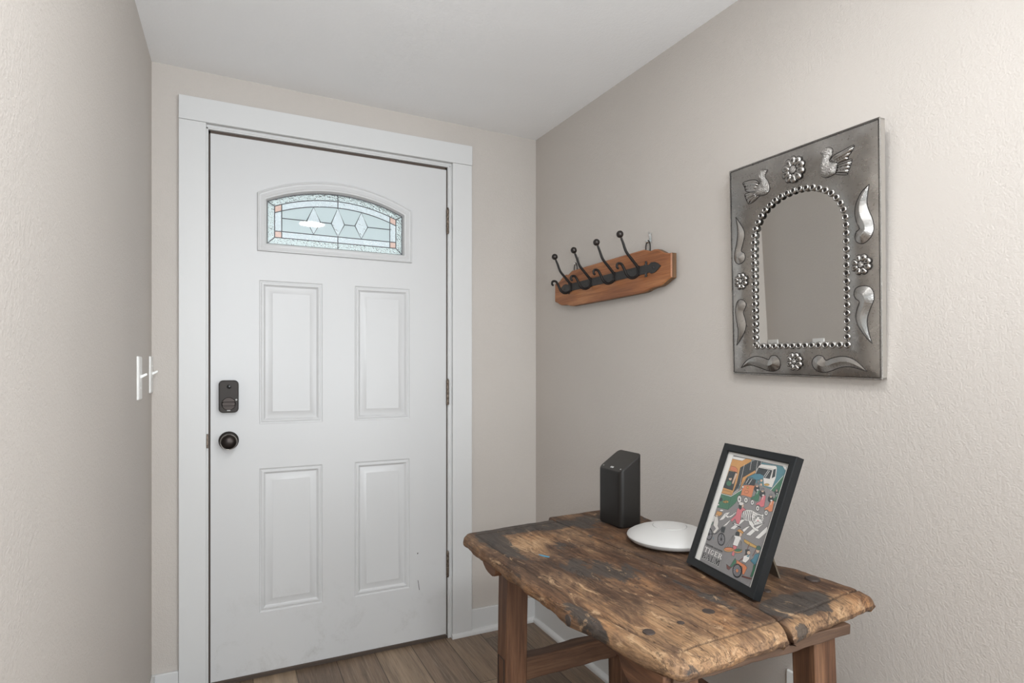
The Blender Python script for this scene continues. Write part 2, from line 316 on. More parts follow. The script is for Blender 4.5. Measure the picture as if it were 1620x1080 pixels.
DOVE = [{"body":[[-0.0735,0.2438],[-0.0803,0.2509],[-0.0909,0.2524],[-0.1,0.2472],[-0.103,0.238],[-0.1011,0.2302],[-0.0944,0.2202],[-0.1048,0.2136],[-0.1137,0.2087],[-0.1123,0.1984],[-0.107,0.188],[-0.0927,0.1847],[-0.0821,0.1858],[-0.0728,0.1925],[-0.0711,0.2051],[-0.0737,0.219],[-0.0787,0.2321],[-0.0775,0.2385]],"wing":[[-0.0944,0.2202],[-0.1063,0.2298],[-0.1254,0.2334],[-0.152,0.2383],[-0.1488,0.2274],[-0.1406,0.2171],[-0.1375,0.2099],[-0.1251,0.2089],[-0.1149,0.2076],[-0.1048,0.2136]],"tail":[[-0.1137,0.208],[-0.1301,0.2098],[-0.1469,0.209],[-0.146,0.2005],[-0.1435,0.1919],[-0.1402,0.1847],[-0.1372,0.1774],[-0.1222,0.1815],[-0.1083,0.1872],[-0.1123,0.1984]],"lines":[[[-0.1009,0.2193],[-0.1253,0.2281],[-0.151,0.2354]],[[-0.1061,0.2156],[-0.1277,0.2198],[-0.1488,0.2269]],[[-0.1112,0.2115],[-0.1251,0.2147],[-0.1406,0.2167]],[[-0.1144,0.2044],[-0.1461,0.2055]],[[-0.1136,0.1992],[-0.1448,0.1962]],[[-0.1122,0.1937],[-0.1417,0.1882]],[[-0.1096,0.1896],[-0.1387,0.1802]]],"eye":[-0.089,0.2454]},{"body":[[0.0767,0.2477],[0.0823,0.2425],[0.0842,0.2323],[0.0763,0.2195],[0.0717,0.2049],[0.0735,0.1947],[0.0835,0.1878],[0.0984,0.1873],[0.11,0.1915],[0.115,0.1995],[0.1113,0.2096],[0.1011,0.2179],[0.096,0.2206],[0.1042,0.2295],[0.1066,0.2411],[0.102,0.2507],[0.0936,0.2538]],"wing":[[0.1027,0.221],[0.1142,0.2322],[0.1348,0.2371],[0.1567,0.2364],[0.1554,0.2291],[0.151,0.2224],[0.1477,0.2118],[0.132,0.2051],[0.1149,0.2023],[0.1096,0.2105]],"tail":[[0.1149,0.2017],[0.132,0.2051],[0.1503,0.204],[0.1481,0.1937],[0.1414,0.1795],[0.1369,0.1752],[0.1223,0.1779],[0.1051,0.1876],[0.11,0.1929]],"lines":[[[0.1044,0.2193],[0.1212,0.228],[0.156,0.2326]],[[0.1072,0.214],[0.1282,0.2221],[0.1527,0.2242]],[[0.1107,0.2067],[0.1284,0.2133],[0.1476,0.2154]],[[0.1133,0.1978],[0.1498,0.1983]],[[0.1117,0.1946],[0.1447,0.1873]],[[0.11,0.1915],[0.1379,0.1774]]],"eye":[0.0964,0.2464]}]
FLOW = [[0.0001,0.2268,0.033,10],[0.1689,-0.0261,0.0235,8],[0.0046,-0.2429,0.0235,8],[-0.1681,-0.0268,0.0235,8]]
BEADPATH = [[0.1344,-0.2053],[-0.1271,-0.2032],[-0.1291,-0.1431],[-0.1305,-0.0238],[-0.1295,0.0534],[-0.1274,0.0922],[-0.1214,0.1143],[-0.1101,0.13],[-0.096,0.1423],[-0.0829,0.1522],[-0.0643,0.1641],[-0.045,0.1721],[-0.0274,0.1765],[-0.0094,0.1792],[0.0092,0.1774],[0.0297,0.1734],[0.0477,0.1692],[0.0677,0.1626],[0.0858,0.1546],[0.101,0.1443],[0.1174,0.1307],[0.1272,0.1119],[0.1313,0.0115],[0.1336,-0.1289]]
FRM = {"o":[0.9991,-1.4901,0.728],"X":[-0.16064,-0.98701,0.0],"Y":[0.92146,-0.14997,-0.35837],"Z":[0.35371,-0.05757,0.93358],"W":0.2279,"H":0.2925}
POSTER = [["P","teal",[-15.2,266.0,95.7,268.4,90.8,252.6,85.7,249.2,64.3,216.1,31.7,218.5,-7.8,224.1],0],["P","dkteal",[-44.9,262.7,15.6,268.1,18.9,239.6,-23.6,199.4,-34.5,197.2],0],["P","orange",[-85.0,265.0,-16.3,268.5,-17.6,262.9,-44.6,244.7,-42.6,234.0,-38.6,205.9,-44.0,178.8,-78.6,177.0,-83.2,212.7],1],["P","white",[-81.4,266.3,-35.3,267.6,-45.9,260.5,-78.5,260.3],1],["P","rose",[-76.9,243.5,-60.2,243.5,-51.2,239.4,-49.8,232.1,-75.4,233.9],1],["P","dark",[-77.4,231.4,-48.8,232.2,-45.6,190.8,-79.0,190.9],1],["P","orange",[-79.4,185.2,-48.7,186.7,-47.3,179.5,-78.9,177.6],1],["P","dark",[-44.6,244.7,-5.1,268.9,17.3,268.4,6.0,247.9,-29.4,211.8,-32.0,200.4,-42.6,184.6,-40.3,209.7],0],["L","pale",[-34.6,253.3,-28.9,206.5],1.0],["L","pale",[-16.4,264.4,-12.3,244.8],1.0],["L","pale",[2.1,267.3,6.0,247.9],1.0],["L","pale",[13.3,269.1,17.1,249.9],1.0],["P","orange",[-27.3,224.5,4.3,247.6,7.0,241.5,-13.6,228.4,-25.9,204.4,-24.9,193.7],1],["P","green",[-78.6,177.0,-43.4,177.6,-17.7,199.3,-17.9,187.1,-24.2,166.9,-40.9,146.8,-77.2,143.7],1],["L","white",[-78.3,176.3,-45.2,177.2,-17.4,198.7],1.2],["L","white",[-42.3,184.0,-28.8,195.7],0.8],["L","k",[-43.7,176.2,-41.2,147.4],0.5],["E","dark",[-74.9,163.0,-68.8,164.4,-76.7,166.6],1],["E","yel",[-56.3,161.7,-47.0,163.8,-57.6,164.4],1],["E","white",[-76.7,150.1,-73.6,150.8,-77.6,151.8],1],["E","green",[-65.0,203.5,-56.5,205.2,-67.8,209.3],1],["E","skin",[-65.2,214.7,-60.2,215.6,-67.0,218.5],1],["E","dark",[-67.6,217.7,-62.3,218.7,-68.5,219.5],1],["P","skin",[-54.2,230.6,-47.0,230.5,-50.0,204.4,-55.6,205.4],1],["W","k",[-16.1,176.8,-8.7,178.5,-20.3,186.0],8],["P","pale",[10.8,258.1,16.0,262.9,58.7,266.0,62.6,262.8,67.8,242.1,65.9,220.3,42.1,219.3,33.2,235.7,6.9,237.5,7.2,249.5],1],["P","dark",[10.7,254.1,52.1,255.2,52.1,236.6,34.8,236.0,31.1,240.5,8.4,240.4],1],["P","dark",[54.8,257.0,60.4,259.9,64.5,244.0,57.2,238.9],1],["L","white",[40.7,253.3,34.1,237.8],1.2],["L","white",[45.1,253.1,38.7,237.4],1.2],["L","k",[11.6,256.2,53.7,257.5],0.5],["E","yel",[49.1,223.3,56.4,224.7,48.1,225.6],1],["P","green",[85.7,249.2,93.1,246.8,87.1,209.6,64.8,215.0],1],["L","white",[85.7,249.2,64.5,213.6],1.0],["P","rust",[-18.1,208.6,18.3,215.9,16.5,207.6,17.7,188.2,8.7,187.6,-2.7,187.7,-15.6,186.3,-17.1,198.1],1],["P","dark",[-16.0,225.2,15.2,227.1,15.5,214.0,-15.7,211.8],1],["P","blue",[-14.4,228.2,7.8,239.6,21.4,242.1,33.3,239.6,32.6,233.0,15.5,226.5,0.8,230.3],1],["L","white",[-7.5,225.5,-11.8,213.9],1.3],["L","white",[1.8,225.9,-3.1,213.6],1.3],["E","yel",[-2.6,206.4,0.3,207.0,-3.9,209.1],1],["E","rust",[-2.0,196.5,4.6,197.9,-3.5,199.9],1],["E","white",[-17.3,204.8,-14.6,205.3,-18.3,207.0],1],["W","k",[4.0,179.3,10.5,180.7,1.0,185.9],8],["E","rust",[22.5,216.7,26.9,217.6,20.7,220.8],1],["E","grey",[23.6,224.7,27.2,225.5,22.3,227.6],1],["E","skin",[33.7,220.2,37.3,220.9,32.4,223.1],1],["E","skin",[30.8,228.7,34.5,229.4,29.6,231.6],1],["E","dark",[24.9,209.7,32.8,211.3,21.9,216.5],1],["E","skin",[23.2,215.5,27.0,216.3,21.8,218.7],1],["E","grey",[21.9,218.4,26.4,219.3,20.9,220.7],1],["P","green",[27.8,209.0,36.3,207.1,40.5,186.0,33.2,183.1,24.9,186.2,17.4,183.3,16.5,187.4,25.1,193.6],1],["L","white",[29.9,198.4,29.9,208.2],1.0],["E","white",[28.5,207.3,32.0,208.0,27.8,208.9],1],["W","k",[24.7,178.7,30.3,180.0,22.0,184.9],8],["E","dark",[81.8,212.9,87.1,214.0,79.8,217.7],1],["E","skin",[80.7,217.0,83.2,217.5,79.7,219.2],1],["E","grey",[79.8,219.0,82.8,219.6,79.2,220.6],1],["P","green",[83.7,212.4,89.5,211.0,92.3,196.1,87.3,194.1,81.7,196.3,76.7,194.3,76.1,197.2,81.9,201.6],1],["L","white",[85.1,204.9,85.1,211.8],1.0],["E","white",[84.2,211.2,86.6,211.7,83.8,212.3],1],["W","k",[81.6,191.1,85.3,191.9,79.8,195.4],8],["E","dark",[44.9,202.5,52.9,204.2,41.8,209.6],1],["E","skin",[43.2,208.6,47.0,209.4,41.7,211.9],1],["E","grey",[41.9,211.5,46.4,212.5,40.9,213.9],1],["P","pink",[47.8,201.9,56.5,199.9,60.7,178.1,53.3,175.1,44.8,178.2,37.2,175.2,36.3,179.4,45.0,185.9],1],["L","white",[50.0,190.9,49.9,201.0],1.0],["E","white",[48.6,200.1,52.1,200.9,47.9,201.8],1],["W","k",[44.7,170.5,50.3,171.9,41.9,176.9],8],["E","dark",[71.8,196.7,79.1,198.3,69.1,203.2],1],["E","skin",[70.3,202.3,73.8,203.0,69.0,205.3],1],["E","grey",[69.1,205.0,73.2,205.9,68.2,207.2],1],["P","rust",[74.5,196.1,82.4,194.3,86.2,174.0,79.4,171.2,71.7,174.1,64.8,171.2,63.9,175.2,71.9,181.2],1],["L","white",[76.4,185.8,76.4,195.3],1.0],["E","white",[75.2,194.4,78.4,195.2,74.5,196.0],1],["W","k",[71.5,166.9,76.7,168.2,69.0,172.8],8],["P","white",[-46.3,138.3,-31.0,143.8,-45.7,122.8,-58.3,116.8],1],["P","white",[-25.3,126.2,-19.6,131.3,-30.0,113.3,-41.1,107.6],1],["P","white",[9.3,136.9,20.6,139.8,-2.4,111.7,-16.1,109.8],1],["P","white",[31.5,127.0,39.6,130.9,27.5,113.8,20.9,117.2],1],["P","white",[50.3,128.7,75.3,147.1,48.1,111.9,35.1,110.8],1],["P","white",[85.3,142.3,90.5,133.0,74.0,112.6,62.6,111.8],1],["P","white",[-86.1,120.0,-75.2,124.6,-74.6,111.7,-79.4,106.7],1],["P","white",[-44.6,137.8,-43.1,131.7,-34.9,129.2,-23.6,133.9,-12.2,146.6,-14.5,148.7,-26.3,136.8,-35.7,133.6],1],["P","white",[3.4,149.6,11.7,159.5,30.1,163.1,43.2,161.1,57.5,161.1,70.3,155.9,69.7,144.0,58.0,138.4,49.8,135.3,50.0,132.0,66.5,129.7,65.7,126.1,55.6,125.0,36.0,133.4,31.0,139.0,21.7,137.5,7.1,141.6],1],["L","k",[6.9,156.1,6.5,148.5,13.6,139.8],1.9],["L","k",[12.1,157.0,12.1,148.5,18.3,139.9],1.9],["L","k",[17.2,157.9,17.7,148.5,23.0,140.1],1.9],["L","k",[22.3,158.8,23.2,148.5,27.7,140.2],1.9],["L","k",[27.4,159.6,28.7,148.5,32.4,140.4],1.9],["L","k",[32.5,160.5,34.2,148.5,37.0,140.6],1.9],["E","white",[55.1,150.3,69.5,154.0,50.9,159.9],1],["L","k",[48.3,146.9,47.7,152.0,53.0,155.2,59.7,155.1,63.2,150.7],1.4],["L","k",[45.0,146.1,44.5,152.8,52.1,157.2,61.6,157.1,66.4,151.5],1.4],["E","white",[39.5,155.8,43.0,156.7,38.3,158.3],1],["E","white",[64.2,159.4,67.1,160.1,63.1,161.9],1],["E","k",[49.1,150.5,50.8,151.0,48.6,151.6],0],["E","k",[59.5,152.3,61.2,152.7,59.0,153.4],0],["P","pink",[53.1,146.8,59.0,148.0,56.8,145.0],0],["L","k",[50.7,141.4,56.9,144.7,64.3,144.6],1.0],["L","k",[41.7,146.9,46.6,146.8],1.2],["L","k",[44.1,143.8,48.7,144.3],1.2],["L","k",[68.0,153.3,64.7,151.1],1.2],["L","k",[68.7,149.4,65.2,147.9],1.2],["L","k",[32.6,160.2,32.8,151.6,39.1,142.8,49.1,136.9],1.6],["L","k",[-31.0,132.4,-29.8,135.6],1.1],["L","k",[-26.2,136.1,-25.1,139.3],1.1],["L","k",[-21.5,139.8,-20.3,143.0],1.1],["L","k",[-16.8,143.5,-15.7,146.7],1.1],["P","pink",[-12.8,156.3,-0.2,162.9,14.3,159.3,5.8,155.5,4.2,148.0,7.3,132.9,5.6,125.4,-0.9,125.4,-10.1,133.7,-16.6,124.9,-23.3,127.7,-11.5,142.3],1],["E","skin",[-1.3,165.3,3.9,166.5,-3.2,169.5],1],["E","dark",[-6.4,162.3,-1.7,163.4,-9.4,168.8],0],["E","pale",[-5.5,168.8,1.6,170.4,-7.0,172.1],1],["L","k",[-13.1,123.1,14.2,120.6],1.6],["P","white",[-8.3,124.4,7.1,124.9,10.8,122.4,-9.6,121.4],1],["P","orange",[-73.7,136.2,-55.4,136.9,-55.5,131.4,-61.5,126.2,-75.6,125.4],1],["E","white",[-60.0,140.5,-54.4,141.8,-61.0,142.5],1],["P","pale",[-75.3,121.8,-66.6,124.9,-58.4,114.0,-56.8,105.2,-50.2,100.5,-58.8,86.2,-65.6,88.0,-60.3,97.8,-71.7,103.1],1],["E","skin",[-69.9,125.6,-65.2,126.7,-71.0,127.9],1],["W","k",[-76.4,80.4,-64.8,83.6,-83.2,93.8],10],["W","k",[-32.2,81.0,-20.2,84.5,-38.6,94.1],10],["L","k",[-76.4,80.4,-53.8,87.6,-40.3,106.0,-32.2,81.0],1.5],["P","dark",[-43.1,106.1,-30.5,108.6,-29.9,96.1,-41.3,96.6],1],["L","green",[-79.9,99.0,-72.9,108.4],1.5],["L","blue",[-60.3,77.5,-55.7,74.3],1.5],["P","orange",[13.4,116.9,27.5,113.8,24.8,108.8,5.7,111.3],1],["E","skin",[19.5,106.4,24.5,107.8,17.8,110.1],1],["E","dark",[11.2,105.0,17.6,106.7,8.8,110.2],0],["P","white",[0.8,99.4,22.4,102.9,29.9,92.1,23.8,97.2,22.3,81.2,7.3,80.2,7.6,96.1],1],["P","pink",[8.8,79.8,21.2,80.9,19.8,70.1,21.1,59.3,13.2,59.4,13.0,68.0],1],["L","k",[-0.3,99.1,-14.2,66.7],0.4],["L","k",[-0.3,99.1,-6.0,69.2],0.4],["L","k",[-0.3,99.1,2.1,71.7],0.4],["L","k",[-0.3,99.1,10.2,74.1],0.4],["L","k",[29.2,93.6,26.2,73.0],0.4],["L","k",[29.2,93.6,32.8,75.0],0.4],["L","k",[29.2,93.6,38.3,76.7],0.4],["E","orange",[0.1,67.6,15.0,72.1,-2.1,72.2],1],["E","rust",[-0.5,68.8,11.5,72.4,-1.9,71.9],1],["E","orange",[27.5,72.8,39.6,76.6,25.7,76.6],1],["E","green",[26.9,74.0,36.6,77.0,25.7,76.6],1],["P","yel",[34.5,101.2,53.9,99.2,76.0,97.4,73.5,92.5,54.4,92.6,35.8,95.6],1],["L","brown",[53.1,95.6,49.5,65.8,36.3,51.4],2.0],["L","brown",[75.9,92.4,71.4,76.1],2.0],["P","dark",[47.0,81.9,57.7,85.2,61.7,76.4,52.4,70.1],1],["E","skin",[58.3,78.7,62.9,80.1,56.7,82.2],1],["P","white",[48.1,68.7,61.7,76.4,65.6,67.6,58.4,57.0,48.6,57.1],1],["P","blue",[54.9,70.0,61.7,76.4,62.2,69.9],0],["P","rust",[29.8,54.4,39.9,54.3,60.4,52.6,66.6,49.7,64.1,33.9,59.2,33.9,53.3,46.9,31.5,48.1],1],["P","green",[26.2,56.6,34.1,50.7,23.5,35.2,18.3,35.2],1],["P","dkred",[6.7,37.4,18.3,35.2,25.0,37.4,18.9,28.5,11.8,29.6],1],["P","blue",[76.3,81.0,87.9,86.2,87.5,71.4,85.2,60.8,69.0,65.4,75.4,72.4],1],["E","skin",[80.6,89.7,85.1,91.1,78.8,93.8],1],["E","dkgreen",[80.4,95.4,86.5,97.3,78.6,99.5],1],["P","green",[81.1,59.5,86.6,62.9,89.1,44.3,85.5,36.5,81.9,36.9,82.9,50.3],1],["P","dkred",[60.6,31.1,87.5,34.8,86.4,32.0,59.4,28.2],1],["W","rust",[42.6,35.2,55.8,39.7,36.4,48.4],14],["P","white",[72.1,272.3,95.2,273.5,94.6,263.2,91.5,258.9,82.5,264.9],0]]  # last shape is a white patch over the top right corner
PLATE = [-56.3,161.7]
# ------------------------------------------------------------------ room shell
XL, XR, SL = -0.1858, 1.360, 0.027
HLFT, HRGT = 2.2674, 2.2513
def ceil_z(x, y): return lerp(HLFT, HRGT, (x-XL)/(XR-XL)) + SL*y
DW, DZ0, DZ1, DY = 0.914, 0.014, 2.044, -0.004          # door leaf
b = MB(); b.box((-3.6, -5.6, -.06), (1.6, 0.06, 0.0)); struct(b.build('floor', 'plank_floor', smooth=None))
b = MB(); cs = [(-3.6, -5.6), (1.6, -5.6), (1.6, .14), (-3.6, .14)]
b.loft([[(x, y, ceil_z(x, y)) for x, y in cs], [(x, y, ceil_z(x, y)+.1) for x, y in cs]]); struct(b.build('ceiling', 'ceiling_paint', smooth=None))
def wall(name, lo, hi, mat='wall_paint'):
    m = MB(); m.box(lo, hi); return struct(m.build(name, mat, smooth=None))
b = MB(); b.box((XR, -2.75, -.02), (XR+.12, .14, 2.36)); b.box((XR, -5.6, -.02), (XR+.12, -4.15, 2.36)); b.box((XR, -4.15, -.02), (XR+.12, -2.75, .55)); b.box((XR, -4.15, 2.05), (XR+.12, -2.75, 2.36))  # opening behind the camera added for the right fill light
struct(b.build('wall_right', 'wall_paint', smooth=None))
wall('wall_left', (XL-.12, -1.95, -.02), (XL, .14, 2.36))
# wall with the door opening
b = MB(); OX0, OX1, OZ = -0.03, 0.944, 2.075
b.box((XL-.12, 0, -.02), (OX0, .13, 2.36)); b.box((OX1, 0, -.02), (XR+.12, .13, 2.36)); b.box((OX0, 0, OZ), (OX1, .13, 2.36))
struct(b.build('wall_back', 'wall_paint', smooth=None))
wall('wall_side_room', (-3.6, -1.95, -.02), (XL-.12, -1.83, 2.36))
b = MB(); b.box((-3.6, -5.6, -.02), (-3.48, -4.3, 2.36)); b.box((-3.6, -2.7, -.02), (-3.48, -1.95, 2.36)); b.box((-3.6, -4.3, -.02), (-3.48, -2.7, .75)); b.box((-3.6, -4.3, 2.0), (-3.48, -2.7, 2.36))
struct(b.build('wall_side', 'wall_paint', smooth=None))
b = MB(); b.box((-3.6, -5.6, -.02), (-1.7, -5.48, 2.36)); b.box((1.1, -5.6, -.02), (1.48, -5.48, 2.36)); b.box((-1.7, -5.6, 2.15), (1.1, -5.48, 2.36)); b.box((-1.7, -5.6, -.02), (1.1, -5.48, .08))
struct(b.build('wall_front', 'wall_paint', smooth=None))
# outside porch slab seen only as blur through the door glass
b = MB(); b.box((-4, .14, -.2), (6, 9, -.08)); struct(b.build('ground', 'concrete', smooth=None))

# door casing boards, jambs and threshold
CI0, CI1 = -0.0135, 0.9395                                 # casing inner edges
def trim(name, m, mat='trim_paint', bevel=.0015): return struct(m.build(name, mat, smooth=30, bevel=bevel))
b = MB(); b.box((-.1012, -.019, 0), (CI0, 0, 2.0755)); trim('trim_1', b)
b = MB(); b.box((CI1, -.019, 0), (1.0296, 0, 2.0755)); trim('trim_2', b)
b = MB(); b.box((-.1012, -.0195, 2.0765), (1.0316, 0, 2.1623)); trim('trim_3', b)
b = MB()   # jambs with a stop behind the leaf
for x0, x1 in ((OX0, -.0065), (DW+.0075, OX1)):
    b.box((x0, -.004, 0), (x1, .12, 2.066))
b.box((OX0, -.004, 2.058), (OX1, .12, OZ))
b.box((-.0075, .046, 0), (.012, .06, 2.058)); b.box((DW-.012, .046, 0), (DW+.0085, .06, 2.058)); b.box((.012, .046, 2.03), (DW-.012, .06, 2.058))
j = trim('trim_4', b)
b = MB()   # rounded bead along the jamb edge on the hinge side and across the head
for x in (DW+.0125, DW+.0225):
    b.tube([(x, -.004, .0), (x, -.004, 2.068)], .0032, 8)
b.tube([(-.01, -.004, 2.066), (DW+.02, -.004, 2.066)], .0032, 8)
bd = b.build('jamb_bead', 'trim_paint', j)
b = MB(); b.box((-.0065, .006, DZ0), (-.0008, .046, 2.056)); b.box((DW+.0008, .006, DZ0), (DW+.0075, .046, 2.056)); b.box((-.0065, .006, DZ1+.0005), (DW+.0075, .046, 2.058))
b.build('weather_seal', 'weatherstrip', j, smooth=None)
b = MB(); b.box((-.013, -.009, .885), (-.0068, .0, .937)); b.box((-.0225, -.0055, .893), (-.0125, -.003, .93)); b.build('strike_plate', 'hinge_metal', j, bevel=.0008)
b = MB(); b.box((OX0, -.002, 0), (OX1, .13, .0075)); struct(b.build('trim_5', 'weatherstrip', smooth=None, bevel=.002))
# baseboards with a small shoe moulding
def shoe_prof(p0, p1, nrm):
    r1 = []; r2 = []
    for d, z in ((0, 0), (.016, 0), (.016, .008), (.013, .015), (.007, .019), (0, .021)):
        r1.append((p0[0]+nrm[0]*(d+.012), p0[1]+nrm[1]*(d+.012), z)); r2.append((p1[0]+nrm[0]*(d+.012), p1[1]+nrm[1]*(d+.012), z))
    m = MB(); m.loft([r1, r2]); return m
b = MB(); b.box((1.0302, -.012, 0), (XR, 0, .106)); o = struct(b.build('baseboard_back', 'trim_paint', smooth=30, bevel=.002))
m = shoe_prof((CI1-.004, 0), (XR-.012, 0), (0, -1)); m.build('shoe_moulding', 'trim_paint', o)
b = MB(); b.box((XR-.012, -5.4, 0), (XR, -.0125, .106)); o = struct(b.build('baseboard_right', 'trim_paint', smooth=30, bevel=.002))
m = shoe_prof((XR, -.0125), (XR, -5.4), (-1, 0)); m.build('shoe_moulding', 'trim_paint', o)
b = MB(); b.box((XL, -.012, 0), (-.1018, 0, .09)); o = struct(b.build('baseboard_back_corner', 'trim_paint', smooth=30, bevel=.002))
b = MB(); b.box((XL, -1.95, 0), (XL+.012, -.0125, .09)); struct(b.build('baseboard_left', 'trim_paint', smooth=30, bevel=.002))

# ------------------------------------------------------------------ the door
GX0, GX1, GZ0, GZS, GZA = .193, .721, 1.658, 1.820, 1.878     # glass opening
def arc(x, x0, x1, zs, za):
    c = (x0+x1)/2; h = (x1-x0)/2; s = za-zs; Rr = (h*h+s*s)/(2*s); return za-Rr+math.sqrt(max(Rr*Rr-(x-c)**2, 0))
PX = (.165, .396, .522, .751); PZ = (.2475, .7965, .9653, 1.5143)
prof = ((0, 0), (.0035, .0035), (.0065, .0042), (.010, .0015), (.015, .0012), (.0185, .0055), (.023, .0078), (.028, .0075), (.046, .0015), (.0475, .0005))
b = MB()
xs = [0, PX[0], PX[1], PX[2], PX[3], DW]; zs = [DZ0, PZ[0], PZ[1], PZ[2], PZ[3], 1.60]
for i in range(5):
    for k in range(5):
        if i in (1, 3) and k in (1, 3):
            x0, x1, z0, z1 = xs[i], xs[i+1], zs[k], zs[k+1]
            rings = [[(x0+d, DY+h, z0+d), (x1-d, DY+h, z0+d), (x1-d, DY+h, z1-d), (x0+d, DY+h, z1-d)] for d, h in prof]
            b.loft(rings, True, False); q = rings[-1]; b.add(q, [(0,1,2,3)])
        else:
            b.add([(xs[i], DY, zs[k]), (xs[i+1], DY, zs[k]), (xs[i+1], DY, zs[k+1]), (xs[i], DY, zs[k+1])], [(0,1,2,3)])
N = 32; hx = [lerp(GX0-.004, GX1+.004, k/N) for k in range(N+1)]
ha = lambda x: arc(x, GX0-.004, GX1+.004, GZS+.004, GZA+.004)
for yy_ in (DY, .040):
    b.add([(0, yy_, 1.60), (hx[0], yy_, 1.60), (hx[0], yy_, DZ1), (0, yy_, DZ1)], [(0,1,2,3)])
    b.add([(hx[-1], yy_, 1.60), (DW, yy_, 1.60), (DW, yy_, DZ1), (hx[-1], yy_, DZ1)], [(0,1,2,3)])
    for k in range(N):
        x0, x1 = hx[k], hx[k+1]
        b.add([(x0, yy_, 1.60), (x1, yy_, 1.60), (x1, yy_, GZ0-.004), (x0, yy_, GZ0-.004)], [(0,1,2,3)])
        b.add([(x0, yy_, ha(x0)), (x1, yy_, ha(x1)), (x1, yy_, DZ1), (x0, yy_, DZ1)], [(0,1,2,3)])
for k in range(N):
    x0, x1 = hx[k], hx[k+1]
    b.add([(x0, DY, ha(x0)), (x1, DY, ha(x1)), (x1, .04, ha(x1)), (x0, .04, ha(x0))], [(0,1,2,3)])
b.add([(hx[0], DY, GZ0-.004), (hx[-1], DY, GZ0-.004), (hx[-1], .04, GZ0-.004), (hx[0], .04, GZ0-.004)], [(0,1,2,3)])
for x in (hx[0], hx[-1]): b.add([(x, DY, GZ0-.004), (x, DY, ha(x)), (x, .04, ha(x)), (x, .04, GZ0-.004)], [(0,1,2,3)])
b.add([(0, .04, DZ0), (DW, .04, DZ0), (DW, .04, 1.60), (0, .04, 1.60)], [(0,1,2,3)])
b.loft([[(0, DY, DZ0), (DW, DY, DZ0), (DW, DY, DZ1), (0, DY, DZ1)], [(0, .04, DZ0), (DW, .04, DZ0), (DW, .04, DZ1), (0, .04, DZ1)]], True, False)
bmw = b
door = b.build('door_1', 'door_paint', smooth=30)
struct(door, 'white six-foot-eight entry door with four raised panels under an arched leaded window')
# moulded surround of the arched light
def loop(o):      # o = 0 outer edge .. 1 glass edge
    x0, x1, z0, zs_, za = lerp(.158, GX0, o), lerp(.759, GX1, o), lerp(1.625, GZ0, o), lerp(1.846, GZS, o), lerp(1.920, GZA, o)
    pts = [(x0, z0), (x1, z0)]
    for k in range(41): x = lerp(x1, x0, k/40); pts.append((x, arc(x, x0, x1, zs_, za)))
    return pts
b = MB(); rings = []
for o, y in ((0, DY+.001), (0, DY-.006), (.05, DY-.0105), (.14, DY-.0115), (.24, DY-.008), (.32, DY-.0075), (.55, DY-.011), (.68, DY-.0125), (.76, DY-.010), (.86, DY-.009), (1.0, DY+.004), (1.0, DY+.012)):
    rings.append([(x, y, z) for x, z in loop(o)])
b.loft(rings, True, False); sur = b.build('window_surround', 'door_paint', door, smooth=28)
# glass pieces in lead came
T1, T2 = .027, .0525; GY = DY+.010
def gb(i): return (GX0+i, GX1-i, GZ0+i*.97, lambda x, i=i: arc(x, GX0, GX1, GZS, GZA)-i)
def xs_(a, c, n): return [lerp(a, c, k/n) for k in range(n+1)]
x0, x1, z0, top0 = gb(0.0); xa, xb, za_, top1 = gb(T1); xc, xd, zc_, top2 = gb(T2)
b = MB()
b.columns(xs_(x0, x1, 30), lambda x: max(top1(min(max(x, xa), xb)) - (0 if xa <= x <= xb else 0), 0) if xa <= x <= xb else lerp(top1(xa), top0(x0), (xa-x)/T1) if x < xa else lerp(top1(xb), top0(x1), (x-xb)/T1), top0, GY, GY+.004)
b.columns(xs_(x0, x1, 30), lambda x: z0, lambda x: za_ if xa <= x <= xb else lerp(za_, z0, (xa-x)/T1 if x < xa else (x-xb)/T1), GY, GY+.004)
for u0, u1 in ((x0, xa), (x1, xb)):
    b.columns(sorted([u0, u1]), lambda x: lerp(z0, za_, abs(x-u0)/T1), lambda x: lerp(top0(u0), top1(u1), abs(x-u0)/T1), GY, GY+.004)
b.build('border_glass', 'hammered_glass', door, smooth=None)
b = MB(); xm = (GX0+GX1)/2
for p, q in ((xc, xm-.002), (xm+.002, xd)):
    b.columns(xs_(p, q, 14), top2, top1, GY, GY+.004); b.columns(xs_(p, q, 4), lambda x: za_, lambda x: zc_, GY, GY+.004)
for p, q in ((xa, xc), (xd, xb)): b.columns([p, q], lambda x: zc_, lambda x: top2(x)-.001, GY, GY+.004)
b.build('bevel_glass', 'bevel_glass', door, smooth=None)
for p, q in ((xa, xc), (xd, xb)):
    for lo, hi in ((lambda x: za_, lambda x: zc_), (lambda x: top2(x), lambda x: top1(x))):
        b = MB(); b.columns([p, q], lo, hi, GY, GY+.004); b.build('corner_glass', 'rose_glass', door, smooth=None)
ZM = 1.7605; HW = .026; dcx = (xm-.0935, xm, xm+.0935); zlo = zc_+.001
def dia(x):
    for c in dcx:
        if abs(x-c) < HW: return 1-abs(x-c)/HW
    return 0.0
cxs = sorted(set(xs_(xc, xd, 24)+[c+d for c in dcx for d in (-HW, 0, HW)]))
b = MB(); b.columns(cxs, lambda x: ZM+dia(x)*(top2(x)-ZM)*.995, top2, GY, GY+.004); b.columns(cxs, lambda x: zlo, lambda x: ZM-dia(x)*(ZM-zlo)*.995, GY, GY+.004)
b.build('frosted_glass', 'frosted_glass', door, smooth=None)
